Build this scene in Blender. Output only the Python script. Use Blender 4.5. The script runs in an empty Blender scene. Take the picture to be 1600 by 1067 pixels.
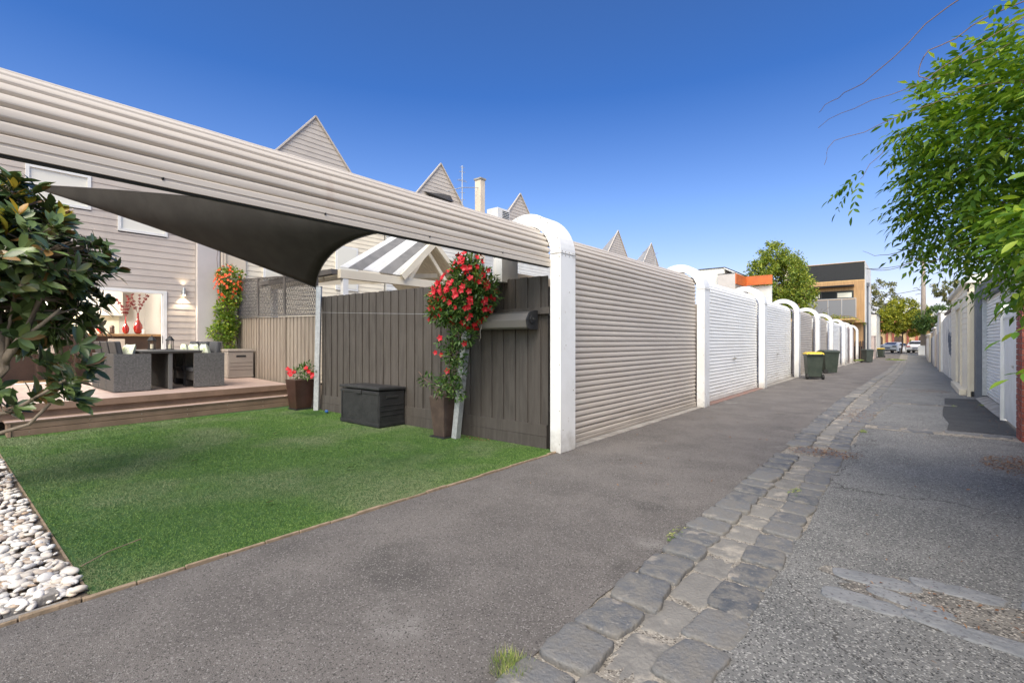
import bpy, math, random
import numpy as np
from mathutils import Vector, Matrix
PI = math.pi
R = math.radians
random.seed(7); RNG = np.random.default_rng(7)
sc = bpy.context.scene
col = bpy.data.collections.new('scene'); sc.collection.children.link(col)

# ------------------------------------------------------------------ camera, sky, sun, exposure
TH = math.atan(625/755.6)
cam = bpy.data.cameras.new('camera'); co = bpy.data.objects.new('camera', cam); sc.collection.objects.link(co)
cam.sensor_width = 36; cam.lens = 17.0; cam.clip_start = 0.05; cam.clip_end = 3000
co.location = (0, 0, 1.45); co.rotation_euler = (PI/2, 0, TH)
sc.camera = co
SUN_EL, SUN_AZ = R(52), R(152)      # azimuth: clockwise from +Y (towards +X)
w = bpy.data.worlds.new('World'); sc.world = w; w.use_nodes = True
nt = w.node_tree; bgn = nt.nodes['Background']
sky = nt.nodes.new('ShaderNodeTexSky'); sky.sky_type = 'NISHITA'; sky.sun_disc = False
sky.sun_elevation = SUN_EL; sky.sun_rotation = SUN_AZ
sky.altitude = 0; sky.air_density = 1.0; sky.dust_density = 0.7; sky.ozone_density = 2.5
# the evening sky deepens towards the zenith: tint by height in the sky
tc = nt.nodes.new('ShaderNodeTexCoord'); sx = nt.nodes.new('ShaderNodeSeparateXYZ'); nt.links.new(tc.outputs['Generated'], sx.inputs[0])
rp_ = nt.nodes.new('ShaderNodeValToRGB'); nt.links.new(sx.outputs[2], rp_.inputs[0]); e_ = rp_.color_ramp.elements
e_[0].position = 0.; e_[0].color = (.98, .78, .84, 1); e_[1].position = 1.; e_[1].color = (.42, .52, .66, 1)
for p_, c_ in ((.10,(.93,.80,.93,1)), (.25,(.64,.75,1.0,1)), (.45,(.25,.49,.86,1))):
    q_ = e_.new(p_); q_.color = c_
tint = nt.nodes.new('ShaderNodeMix'); tint.data_type = 'RGBA'; tint.blend_type = 'MULTIPLY'; tint.inputs[0].default_value = 1
# the half of the sky on the sun's side (behind the camera) is boosted and warmed as added fill light
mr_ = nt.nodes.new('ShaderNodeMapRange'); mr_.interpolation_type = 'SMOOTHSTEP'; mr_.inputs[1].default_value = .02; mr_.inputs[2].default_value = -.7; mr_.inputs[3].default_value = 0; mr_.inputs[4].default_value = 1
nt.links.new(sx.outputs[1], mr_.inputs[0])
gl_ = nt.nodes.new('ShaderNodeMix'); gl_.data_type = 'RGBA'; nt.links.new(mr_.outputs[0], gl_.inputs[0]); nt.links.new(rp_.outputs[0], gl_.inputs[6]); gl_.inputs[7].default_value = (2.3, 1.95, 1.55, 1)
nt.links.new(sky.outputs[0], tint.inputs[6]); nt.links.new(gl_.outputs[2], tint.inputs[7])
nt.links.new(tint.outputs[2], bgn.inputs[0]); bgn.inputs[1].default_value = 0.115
sun = bpy.data.lights.new('sun', 'SUN'); so = bpy.data.objects.new('sun', sun); sc.collection.objects.link(so)
sun.energy = 2.7; sun.angle = R(55); sun.color = (1.0, 0.915, 0.76)
sd = Vector((math.sin(SUN_AZ)*math.cos(SUN_EL), math.cos(SUN_AZ)*math.cos(SUN_EL), math.sin(SUN_EL)))
so.rotation_euler = sd.to_track_quat('Z', 'Y').to_euler()
sc.view_settings.view_transform = 'Standard'; sc.view_settings.look = 'None'
sc.view_settings.gamma = 1; sc.view_settings.exposure = 0.84
sc.cycles.max_bounces = 8; sc.cycles.diffuse_bounces = 4; sc.cycles.transparent_max_bounces = 12

# ------------------------------------------------------------------ materials
def mat(name, c1, c2=None, rough=.6, scale=3., detail=5, bump=0., bscale=60., metal=0., spec=.5, stretch=(1,1,1),
        thr=(.35,.65), speck=None, speck_scale=180., speck_thr=(.0,.16), island=None, trans=0., emit=None, estr=0., c3=None, scale3=.4, thr3=(.5,.7), streak=None, coat=0., crack=None, grime=None):
    m = bpy.data.materials.new(name); m.use_nodes = True
    N = m.node_tree.nodes; L = m.node_tree.links; b = N['Principled BSDF']
    b.inputs['Roughness'].default_value = rough; b.inputs['Metallic'].default_value = metal
    b.inputs['Specular IOR Level'].default_value = spec
    if coat: b.inputs['Coat Weight'].default_value = coat; b.inputs['Coat Roughness'].default_value = .08
    geo = N.new('ShaderNodeNewGeometry')
    mp = N.new('ShaderNodeMapping'); mp.inputs['Scale'].default_value = stretch
    L.new(geo.outputs['Position'], mp.inputs[0])
    def mix(a, bcol, fac):
        x = N.new('ShaderNodeMix'); x.data_type = 'RGBA'
        if isinstance(a, tuple): x.inputs[6].default_value = (*a, 1)
        else: L.new(a, x.inputs[6])
        if isinstance(bcol, tuple): x.inputs[7].default_value = (*bcol, 1)
        else: L.new(bcol, x.inputs[7])
        L.new(fac, x.inputs[0]); return x.outputs[2]
    def noise(sc_, det=detail, src=None):
        n = N.new('ShaderNodeTexNoise'); n.inputs['Scale'].default_value = sc_; n.inputs['Detail'].default_value = det
        n.inputs['Roughness'].default_value = .6
        L.new(src or mp.outputs[0], n.inputs['Vector']); return n.outputs[0]
    def rng(o, lo, hi):
        x = N.new('ShaderNodeMapRange'); x.interpolation_type = 'SMOOTHSTEP'
        x.inputs[1].default_value = lo; x.inputs[2].default_value = hi; L.new(o, x.inputs[0]); return x.outputs[0]
    out = c1
    if island:
        r = N.new('ShaderNodeValToRGB'); L.new(geo.outputs['Random Per Island'], r.inputs[0])
        r.color_ramp.interpolation = 'LINEAR'
        el = r.color_ramp.elements
        el[0].position = island[0][0]; el[0].color = (*island[0][1], 1)
        el[1].position = island[-1][0]; el[1].color = (*island[-1][1], 1)
        for p, c in island[1:-1]:
            e = el.new(p); e.color = (*c, 1)
        out = r.outputs[0]
    if c2: out = mix(out, c2, rng(noise(scale), *thr))
    if c3: out = mix(out, c3, rng(noise(scale3, 4), *thr3))
    if grime:
        sz_ = N.new('ShaderNodeSeparateXYZ'); L.new(geo.outputs['Position'], sz_.inputs[0])
        n_ = N.new('ShaderNodeMath'); n_.operation = 'MULTIPLY_ADD'; n_.inputs[1].default_value = -1.1; L.new(noise(4.,5), n_.inputs[0]); L.new(sz_.outputs[2], n_.inputs[2])
        gm = N.new('ShaderNodeMapRange'); gm.inputs[1].default_value = -.62; gm.inputs[2].default_value = grime[1]-.55; gm.inputs[3].default_value = grime[2]; gm.inputs[4].default_value = 0; L.new(n_.outputs[0], gm.inputs[0])
        out = mix(out, grime[0], gm.outputs[0])
    if streak:   # vertical weather streaks: a colour, horizontal scale
        mp2 = N.new('ShaderNodeMapping'); mp2.inputs['Scale'].default_value = (streak[1], streak[1], .35)
        L.new(geo.outputs['Position'], mp2.inputs[0])
        out = mix(out, streak[0], rng(noise(1., 4, mp2.outputs[0]), *streak[2]))
    if crack:
        nn = N.new('ShaderNodeTexNoise'); nn.inputs['Scale'].default_value = 2.2; nn.inputs['Detail'].default_value = 6; L.new(geo.outputs['Position'], nn.inputs['Vector'])
        va = N.new('ShaderNodeVectorMath'); va.operation = 'MULTIPLY_ADD'; va.inputs[1].default_value = (.7,.7,0); L.new(nn.outputs['Color'], va.inputs[0]); L.new(geo.outputs['Position'], va.inputs[2])
        vo = N.new('ShaderNodeTexVoronoi'); vo.feature = 'DISTANCE_TO_EDGE'; vo.inputs['Scale'].default_value = crack[1]; L.new(va.outputs[0], vo.inputs['Vector'])
        out = mix(crack[0], out, rng(vo.outputs[0], crack[2]*.4, crack[2]))
    if speck:
        v = N.new('ShaderNodeTexVoronoi'); v.inputs['Scale'].default_value = speck_scale
        L.new(geo.outputs['Position'], v.inputs['Vector'])
        sep = N.new('ShaderNodeSeparateColor'); L.new(v.outputs['Color'], sep.inputs[0])
        out = mix(out, speck[0], rng(sep.outputs[0], speck_thr[0], speck_thr[1]))
        if len(speck) > 1: out = mix(out, speck[1], rng(sep.outputs[1], speck_thr[0], speck_thr[1]))
    if isinstance(out, tuple): b.inputs['Base Color'].default_value = (*out, 1)
    else: L.new(out, b.inputs['Base Color'])
    if bump:
        n = noise(bscale, 3); bp = N.new('ShaderNodeBump'); bp.inputs['Strength'].default_value = min(1, bump)
        bp.inputs['Distance'].default_value = .012; L.new(n, bp.inputs['Height']); L.new(bp.outputs[0], b.inputs['Normal'])
    if trans:
        t = N.new('ShaderNodeBsdfTranslucent'); ms = N.new('ShaderNodeMixShader'); ms.inputs[0].default_value = trans
        if isinstance(out, tuple): t.inputs[0].default_value = (*out, 1)
        else:
            g = N.new('ShaderNodeMix'); g.data_type = 'RGBA'; g.blend_type = 'MULTIPLY'; g.inputs[0].default_value = 1
            L.new(out, g.inputs[6]); g.inputs[7].default_value = (1.6, 1.5, .6, 1); L.new(g.outputs[2], t.inputs[0])
        L.new(b.outputs[0], ms.inputs[1]); L.new(t.outputs[0], ms.inputs[2]); L.new(ms.outputs[0], N['Material Output'].inputs[0])
    if emit:
        b.inputs['Emission Color'].default_value = (*emit, 1); b.inputs['Emission Strength'].default_value = estr
    return m
def glass(name, tint=(.02,.022,.025)):
    return mat(name, tint, rough=.15, spec=.5)

MT = {}
MT['road'] = mat('brown_asphalt', (.122,.110,.103), (.168,.152,.142), rough=.85, scale=1.4, bump=.8, bscale=170, speck=[(.27,.255,.24),(.06,.055,.05)], speck_scale=150, speck_thr=(.16,.04), c3=(.27,.255,.24), scale3=1.1, thr3=(.60,.76), streak=((.085,.078,.073), .9, (.56,.72)))
MT['pave'] = mat('grey_asphalt', (.150,.151,.150), (.205,.204,.200), rough=.85, scale=1.1, bump=1., bscale=110, speck=[(.38,.375,.36),(.055,.055,.056)], speck_scale=120, speck_thr=(.20,.08), c3=(.125,.124,.121), scale3=.8, thr3=(.58,.70), crack=((.075,.072,.068),.28,.0032))
MT['grit'] = mat('gravel_grit', (.21,.195,.175), (.13,.12,.11), rough=.95, scale=7, bump=1, bscale=80, speck=[(.40,.37,.33),(.06,.055,.05)], speck_scale=90, speck_thr=(.22,.06))
MT['patch'] = mat('new_asphalt', (.045,.045,.047), (.062,.062,.062), rough=.85, scale=2, bump=.9, bscale=120, speck=[(.13,.13,.12)], speck_scale=130, speck_thr=(.1,.03))
MT['stone'] = mat('bluestone', (.12,.12,.125), (.17,.162,.15), rough=.7, scale=11, bump=.9, bscale=48, speck=[(.20,.19,.18)], speck_scale=90, speck_thr=(.05,.02), island=[(0,(.070,.078,.092)),(.5,(.115,.120,.130)),(1,(.165,.165,.165))], c3=(.30,.27,.235), scale3=4.2, thr3=(.60,.70))
MT['stone_pale'] = mat('worn_bluestone', (.2,.19,.18), (.21,.20,.185), rough=.8, scale=7, bump=.7, bscale=48, island=[(0,(.135,.13,.125)),(1,(.20,.19,.175))], c3=(.33,.30,.26), scale3=3.2, thr3=(.54,.66))
MT['sett'] = mat('flat_bluestone', (.17,.178,.19), (.22,.225,.235), rough=.75, scale=9, bump=.6, bscale=50, speck=[(.12,.12,.13)], speck_scale=80, speck_thr=(.10,.04))
MT['mortar'] = mat('mortar', (.36,.325,.28), (.20,.18,.155), rough=.95, scale=9, bump=1, bscale=90, speck=[(.42,.39,.34),(.08,.07,.06)], speck_scale=120, speck_thr=(.2,.05))
MT['soil'] = mat('soil', (.10,.075,.05), (.15,.12,.09), rough=1, scale=6, bump=1, bscale=50)
MT['turf_base'] = mat('turf_base', (.03,.085,.018), (.045,.11,.028), rough=1, scale=4)
MT['turf'] = mat('turf_blades', (.1,.2,.05), rough=.65, spec=.25, island=[(0,(.052,.125,.022)),(.6,(.108,.205,.042)),(1,(.22,.32,.09))], c3=(.21,.25,.125), scale3=.62, thr3=(.42,.66), c2=(.048,.115,.026), scale=.9, thr=(.56,.76), detail=3)
MT['pebble'] = mat('pebble', (.7,.68,.63), rough=.6, spec=.3, island=[(0,(.80,.77,.73)),(.55,(.72,.67,.60)),(.8,(.62,.55,.47)),(.93,(.52,.38,.26)),(1,(.42,.36,.32))], bump=.4, bscale=25)
MT['timber_edge'] = mat('timber_edge', (.34,.25,.17), (.24,.18,.12), rough=.9, scale=12, bump=.5)
MT['concrete'] = mat('concrete', (.36,.34,.31), (.25,.23,.21), rough=.9, scale=4, bump=.6, bscale=70)
MT['beige_door'] = mat('beige_steel', (.56,.505,.44), (.505,.45,.39), rough=.5, scale=2.2, stretch=(1,.25,7), spec=.35, streak=((.47,.40,.34), 5., (.60,.80)), c3=(.38,.33,.28), scale3=11., thr3=(.70,.8), grime=((.26,.22,.18),.35,.75))
MT['pink_door'] = mat('rose_steel', (.55,.45,.41), (.50,.40,.36), rough=.5, scale=2.5)
MT['white_door'] = mat('white_steel', (.85,.84,.81), (.79,.775,.74), rough=.5, scale=2.2, stretch=(1,.25,7), streak=((.62,.59,.53), 4., (.60,.82)), grime=((.38,.34,.29),.30,.7))
MT['white_pillar'] = mat('white_painted_steel', (.80,.80,.79), (.73,.725,.71), rough=.45, scale=1.8, streak=((.56,.53,.49), 8., (.62,.80)), bump=.1, bscale=6, c3=(.60,.57,.53), scale3=7., thr3=(.66,.76), grime=((.36,.33,.29),.30,.75))
MT['white'] = mat('white_paint', (.78,.77,.75), (.71,.70,.67), rough=.55, scale=3)
MT['galv'] = mat('galvanised', (.50,.51,.52), (.40,.41,.42), rough=.45, scale=20, metal=.3)
MT['housing'] = mat('grey_housing', (.17,.155,.14), rough=.5)
MT['rivet'] = mat('rivet', (.35,.33,.30), rough=.6)
MT['dark'] = mat('dark_gap', (.02,.02,.02), rough=.9)
MT['fence'] = mat('charcoal_timber', (.080,.068,.060), (.088,.076,.067), rough=.75, scale=3, stretch=(5,5,.6), bump=.5, bscale=12, island=[(0,(.056,.047,.041)),(1,(.076,.064,.056))])
MT['brown_fence'] = mat('taupe_timber', (.24,.19,.15), (.30,.25,.20), rough=.75, scale=3, stretch=(5,5,.5), bump=.4, bscale=12, island=[(0,(.21,.165,.13)),(1,(.29,.24,.195))])
MT['lattice'] = mat('lattice_black', (.085,.078,.075), (.11,.10,.095), rough=.6)
MT['deck'] = mat('composite_deck', (.46,.345,.30), (.40,.295,.25), rough=.6, scale=2, stretch=(1,1,1), bump=.3, bscale=25)
MT['deck_brown'] = mat('deck_fascia', (.26,.175,.125), (.20,.135,.095), rough=.55, scale=3, bump=.2)
MT['weatherboard'] = mat('taupe_weatherboard', (.53,.465,.41), (.48,.42,.37), rough=.6, scale=1.5, streak=((.42,.37,.325), 2., (.58,.8)))
MT['render_grey'] = mat('smooth_grey_render', (.55,.51,.49), (.49,.455,.435), rough=.7, scale=1)
MT['render_beige'] = mat('beige_render', (.70,.60,.48), (.63,.54,.43), rough=.8, scale=1)
MT['cream'] = mat('cream_paint', (.70,.63,.50), (.64,.57,.45), rough=.6, scale=2)
MT['cream_clad'] = mat('cream_weatherboard', (.86,.77,.60), (.80,.71,.56), rough=.6, scale=2)
MT['white_clad'] = mat('white_weatherboard', (.76,.75,.71), (.70,.68,.63), rough=.6, scale=2)
MT['gable'] = mat('gable_board', (.56,.50,.44), (.51,.455,.40), rough=.6, scale=1.5)
MT['roof'] = mat('roof_steel', (.26,.26,.27), (.32,.31,.31), rough=.5, scale=2)
MT['sail'] = mat('shade_cloth', (.048,.044,.040), (.060,.055,.050), rough=.95, spec=.15, scale=2, bump=.3, bscale=300, trans=.12)
MT['wicker'] = mat('wicker', (.085,.083,.085), rough=.6, island=[(0,(.105,.104,.102)),(1,(.175,.172,.168))])
MT['wicker_dark'] = mat('wicker_dark', (.06,.054,.05), (.085,.077,.07), rough=.7, scale=30)
MT['cushion_grey'] = mat('grey_cushion', (.055,.055,.06), (.07,.07,.075), rough=.9)
MT['cushion_green'] = mat('lime_cushion', (.80,.82,.66), (.55,.64,.34), rough=.9, scale=16, thr=(.5,.6))
MT['black_plastic'] = mat('black_plastic', (.018,.018,.020), (.028,.028,.030), rough=.55, scale=6, bump=.3, bscale=40)
MT['grey_plastic'] = mat('taupe_plastic', (.30,.26,.22), (.27,.23,.20), rough=.6)
MT['bin_green'] = mat('bin_green', (.030,.042,.032), (.045,.058,.045), rough=.5, scale=4)
MT['bin_grey'] = mat('bin_grey', (.05,.062,.055), (.065,.078,.07), rough=.5, scale=4)
MT['bin_yellow'] = mat('bin_yellow', (.72,.50,.03), rough=.4)
MT['rubber'] = mat('rubber', (.02,.02,.02), rough=.8)
MT['pot_brown'] = mat('brown_pot', (.045,.022,.016), (.065,.032,.024), rough=.35, scale=5)
MT['pot_bronze'] = mat('bronze_pot', (.11,.075,.062), (.07,.048,.042), rough=.4, scale=6)
MT['red_glaze'] = mat('red_glaze', (.30,.006,.005), rough=.08, coat=.7)
MT['bench_wood'] = mat('bench_wood', (.50,.31,.15), (.42,.25,.12), rough=.4, scale=4, stretch=(1,8,8))
MT['brown_wood'] = mat('brown_wood', (.095,.058,.040), (.07,.043,.030), rough=.5, scale=5)
MT['cabinet'] = mat('cabinet_white', (.72,.70,.66), rough=.3)
MT['splash'] = mat('splashback', (.74,.71,.58), rough=.15)
MT['steel'] = mat('steel', (.55,.55,.56), rough=.3, metal=.9)
MT['gwall'] = mat('interior_wall', (.55,.53,.51), rough=.8)
MT['brick'] = mat('brick_red', (.30,.085,.06), (.22,.06,.045), rough=.85, scale=9, bump=.5, island=[(0,(.26,.07,.05)),(1,(.40,.13,.09))])
MT['red_sill'] = mat('worn_red_paint', (.27,.14,.11), (.22,.17,.15), rough=.9, scale=6)
MT['bluegrey'] = mat('bluegrey_paint', (.095,.105,.13), (.115,.125,.15), rough=.55, scale=3)
MT['graf'] = mat('weathered_white_sheet', (.84,.80,.73), (.66,.62,.56), rough=.7, scale=2.5, streak=((.27,.25,.23), 3., (.60,.72)), c3=(.20,.22,.26), scale3=3., thr3=(.68,.74))
MT['black_screen'] = mat('black_screen', (.025,.025,.028), rough=.5)
MT['orange_timber'] = mat('orange_cedar', (.50,.30,.14), (.38,.22,.10), rough=.6, scale=3, stretch=(8,8,.4))
MT['yellow_timber'] = mat('golden_cedar', (.68,.44,.20), (.55,.33,.14), rough=.6, scale=3, stretch=(8,8,.4))
MT['orange_panel'] = mat('orange_panel', (.60,.15,.03), (.50,.12,.03), rough=.5)
MT['tile_red'] = mat('terracotta', (.42,.12,.07), (.33,.09,.055), rough=.8, scale=6)
MT['sand_wall'] = mat('sand_wall', (.70,.50,.27), (.62,.43,.23), rough=.8, scale=1)
MT['car_white'] = mat('car_white', (.85,.84,.82), rough=.35, coat=.2)
MT['car_silver'] = mat('car_silver', (.72,.72,.74), rough=.35, coat=.2)
MT['tail'] = mat('tail_lamp', (.45,.02,.02), rough=.2)
MT['glass'] = glass('dark_glass')
MT['pane'] = mat('window_pane', (.78,.74,.63), rough=.08, spec=.8)
MT['frosted'] = mat('balcony_panel', (.20,.20,.21), rough=.3)
MT['poly'] = mat('polycarbonate', (.20,.195,.19), (.26,.25,.24), rough=.6)
MT['pole'] = mat('weathered_pole', (.33,.27,.23), (.25,.205,.175), rough=.9, scale=5, stretch=(4,4,.4), bump=.5)
MT['bark'] = mat('bark', (.26,.21,.16), (.17,.135,.10), rough=.9, scale=8, bump=.8, bscale=30)
MT['bark_dark'] = mat('bark_dark', (.12,.095,.075), (.08,.06,.05), rough=.9, scale=8, bump=.8, bscale=30)
MT['twig'] = mat('twig', (.17,.11,.08), rough=.8)
MT['rust'] = mat('leaf_litter', (.2,.1,.05), rough=.95, island=[(0,(.10,.045,.025)),(.6,(.20,.10,.055)),(1,(.32,.20,.11))])
MT['petal'] = mat('red_petal', (.62,.008,.02), rough=.5, island=[(0,(.38,.003,.010)),(.7,(.55,.006,.016)),(1,(.62,.02,.04))], trans=.12)
MT['petal_o'] = mat('orange_petal', (.85,.12,.03), rough=.5, island=[(0,(.80,.04,.03)),(1,(.90,.25,.06))], trans=.2)
MT['berry'] = mat('red_berry', (.18,.008,.012), rough=.4)
MT['mag'] = mat('magnolia_leaf', (.03,.06,.03), rough=.26, spec=.6, island=[(0,(.045,.075,.025)),(.45,(.10,.15,.045)),(.80,(.15,.22,.075)),(.92,(.22,.28,.09)),(.95,(.20,.12,.05)),(1,(.28,.16,.05))])
MT['mag_tip'] = mat('magnolia_tip_leaf', (.4,.3,.04), rough=.3, spec=.5, island=[(0,(.30,.12,.02)),(.5,(.50,.33,.03)),(1,(.30,.36,.06))], trans=.2)
MT['wist'] = mat('wisteria_leaf', (.08,.16,.02), rough=.45, spec=.4, island=[(0,(.045,.11,.012)),(.5,(.11,.22,.022)),(.85,(.20,.33,.035)),(1,(.36,.46,.07))], trans=.42)
MT['mand'] = mat('mandevilla_leaf', (.06,.12,.03), rough=.4, island=[(0,(.03,.07,.018)),(.6,(.07,.15,.035)),(1,(.19,.28,.07))], trans=.2)
MT['climb'] = mat('climber_leaf', (.16,.26,.04), rough=.45, island=[(0,(.08,.16,.02)),(.6,(.20,.32,.04)),(1,(.42,.46,.08))], trans=.25)
MT['tree_a'] = mat('street_tree_leaf', (.08,.14,.02), rough=.6, island=[(0,(.07,.12,.014)),(.5,(.16,.235,.026)),(1,(.42,.44,.06))], trans=.25)
MT['tree_b'] = mat('gum_leaf', (.12,.13,.06), rough=.6, island=[(0,(.09,.12,.04)),(.6,(.19,.20,.08)),(1,(.38,.33,.15))], trans=.2)
MT['tree_c'] = mat('dark_tree_leaf', (.04,.09,.02), rough=.6, island=[(0,(.03,.07,.012)),(.6,(.06,.12,.02)),(1,(.13,.20,.035))], trans=.2)
MT['tree_y'] = mat('yellow_green_leaf', (.2,.2,.02), rough=.6, island=[(0,(.11,.16,.016)),(.5,(.24,.27,.022)),(1,(.50,.46,.045))], trans=.25)  # leaf colour picked at random per leaf, from green to yellow
MT['grass'] = mat('grass_tuft', (.2,.3,.08), rough=.6, island=[(0,(.10,.17,.04)),(.6,(.22,.30,.07)),(1,(.50,.45,.22))], trans=.2)
MT['lamp_glow'] = mat('lamp_glow', (1,.9,.7), emit=(1,.82,.55), estr=12)
MT['candle'] = mat('candle', (.8,.7,.5), rough=.6)
MT['number_plate'] = mat('number_plate', (.08,.1,.16), rough=.5)
MT['blue'] = mat('blue_plastic', (.02,.10,.35), rough=.4)
MT['pinkleaf'] = mat('purple_leaf', (.16,.03,.08), rough=.6)

# ------------------------------------------------------------------ helpers
OFF = {}
def tag(o, label=None, cat=None, group=None, kind=None):
    if label: o['label'] = label
    if cat: o['category'] = cat
    if group: o['group'] = group
    if kind: o['kind'] = kind
    return o
def thing(name, loc, label, cat, group=None, rz=0.):
    o = bpy.data.objects.new(name, None); col.objects.link(o); o.location = loc; o.rotation_euler = (0,0,rz)
    o.empty_display_size = .2
    OFF[o.name] = Vector(loc)
    return tag(o, label, cat, group)
class MB:
    def __init__(s): s.v = []; s.f = []
    def add(s, v, f):
        n = len(s.v); s.v += [tuple(p) for p in v]; s.f += [tuple(i+n for i in q) for q in f]; return s
    def box(s, x0, x1, y0, y1, z0, z1):
        v = [(x,y,z) for z in (z0,z1) for y in (y0,y1) for x in (x0,x1)]
        return s.add(v, [(0,2,3,1),(4,5,7,6),(0,1,5,4),(1,3,7,5),(3,2,6,7),(2,0,4,6)])
    def obox(s, c, sx, sy, sz, rot=None):      # centre, full sizes, Matrix/Euler tuple
        m = rot if isinstance(rot, Matrix) else (Matrix.Rotation(0,3,'Z') if rot is None else
            Matrix.Rotation(rot[2],3,'Z') @ Matrix.Rotation(rot[1],3,'Y') @ Matrix.Rotation(rot[0],3,'X'))
        v = [tuple(Vector(c) + m @ Vector((x*sx/2,y*sy/2,z*sz/2))) for z in (-1,1) for y in (-1,1) for x in (-1,1)]
        return s.add(v, [(0,2,3,1),(4,5,7,6),(0,1,5,4),(1,3,7,5),(3,2,6,7),(2,0,4,6)])
    def bar(s, a, b, w_, h_):                    # rectangular bar between two points
        a = Vector(a); b = Vector(b); d = b-a
        q = d.to_track_quat('X', 'Z').to_matrix()
        return s.obox((a+b)/2, d.length, w_, h_, q)
    def quad(s, *p): return s.add(p, [tuple(range(len(p)))])
    def tube(s, pts, rad, n=8, cap=True):
        pts = [Vector(p) for p in pts]
        if not hasattr(rad, '__len__'): rad = [rad]*len(pts)
        vs = []; up = Vector((0,0,1))
        for i, p in enumerate(pts):
            d = (pts[min(i+1,len(pts)-1)] - pts[max(i-1,0)])
            if d.length < 1e-9: d = Vector((0,0,1))
            d.normalize()
            a = d.cross(up if abs(d.dot(up)) < .95 else Vector((1,0,0))).normalized(); b2 = d.cross(a)
            vs += [p + (a*math.cos(2*PI*k/n) + b2*math.sin(2*PI*k/n))*rad[i] for k in range(n)]
        fs = []
        for i in range(len(pts)-1):
            for k in range(n): fs.append((i*n+k, i*n+(k+1)%n, (i+1)*n+(k+1)%n, (i+1)*n+k))
        if cap: fs.append(tuple(range(n))[::-1]); fs.append(tuple((len(pts)-1)*n+k for k in range(n)))
        return s.add(vs, fs)
    def lathe(s, c, prof, n=20):                 # prof: (r, z) list
        vs = [(c[0]+r*math.cos(2*PI*k/n), c[1]+r*math.sin(2*PI*k/n), c[2]+z) for r, z in prof for k in range(n)]
        fs = [(i*n+k, i*n+(k+1)%n, (i+1)*n+(k+1)%n, (i+1)*n+k) for i in range(len(prof)-1) for k in range(n)]
        fs += [tuple(range(n))[::-1], tuple((len(prof)-1)*n+k for k in range(n))]
        return s.add(vs, fs)
    def prism(s, poly, h0, h1, axis='y'):        # poly in the other two axes, extruded
        n = len(poly)
        def P(a, b, h): return (a,h,b) if axis=='y' else ((h,a,b) if axis=='x' else (a,b,h))
        v = [P(a,b,h0) for a,b in poly] + [P(a,b,h1) for a,b in poly]
        f = [(i,(i+1)%n,n+(i+1)%n,n+i) for i in range(n)] + [tuple(range(n))[::-1], tuple(range(n,2*n))]
        return s.add(v, f)
    def build(s, name, m, parent=None, smooth=False, bevel=0., local=False, label=None):
        off = Vector((0,0,0))
        if parent is not None and not local: off = OFF[parent.name]
        me = bpy.data.meshes.new(name)
        me.from_pydata([(p[0]-off[0], p[1]-off[1], p[2]-off[2]) for p in s.v], [], s.f)
        me.materials.append(MT[m] if isinstance(m, str) else m)
        if smooth: me.polygons.foreach_set('use_smooth', [True]*len(me.polygons))
        me.update()
        o = bpy.data.objects.new(name, me); col.objects.link(o)
        if parent is not None: o.parent = parent; OFF[o.name] = off
        else: OFF[o.name] = Vector((0,0,0))
        fix_normals(me)
        if bevel:
            b = o.modifiers.new('bevel', 'BEVEL'); b.width = bevel; b.segments = 2; b.limit_method = 'ANGLE'; b.angle_limit = R(40)
        if label: o['label'] = label
        return o
import bmesh
def fix_normals(me):
    if len(me.polygons) > 60000: return
    bm = bmesh.new(); bm.from_mesh(me); bmesh.ops.recalc_face_normals(bm, faces=bm.faces); bm.to_mesh(me); bm.free()
def npmesh(name, V, F, m, parent=None, smooth=False):
    """V (N,3) array, F (M,k) array of equal-size faces"""
    off = np.array(OFF[parent.name]) if parent is not None else np.zeros(3)
    V = np.asarray(V, dtype=np.float32) - off.astype(np.float32)
    me = bpy.data.meshes.new(name); M_, k = F.shape
    me.vertices.add(len(V)); me.vertices.foreach_set('co', V.ravel().astype(np.float32))
    me.loops.add(M_*k); me.loops.foreach_set('vertex_index', F.ravel().astype(np.int32))
    me.polygons.add(M_); me.polygons.foreach_set('loop_start', (np.arange(M_)*k).astype(np.int32))
    me.materials.append(MT[m]); me.update(calc_edges=True); me.validate()
    if smooth: me.polygons.foreach_set('use_smooth', np.ones(M_, dtype=bool))
    o = bpy.data.objects.new(name, me); col.objects.link(o)
    if parent is not None: o.parent = parent; OFF[o.name] = Vector(off)
    else: OFF[o.name] = Vector((0,0,0))
    return o
def norm(a): return a/np.maximum(1e-9, np.linalg.norm(a, axis=-1, keepdims=True))
LEAF_BIG = (np.array([[0,-.03],[0,.03],[.22,-.33],[.22,0],[.22,.33],[.5,-.5],[.5,0],[.5,.5],[.78,-.34],[.78,0],[.78,.34],[1,0]]),
            [(0,3,2),(0,1,3),(1,4,3),(2,3,6),(2,6,5),(3,4,7),(3,7,6),(5,6,9),(5,9,8),(6,7,10),(6,10,9),(8,9,11),(9,10,11)])
LEAF_SMALL = (np.array([[0,0],[.4,-.5],[.45,0],[.4,.5],[1,0]]), [(0,2,1),(0,3,2),(1,2,4),(2,3,4)])
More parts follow.
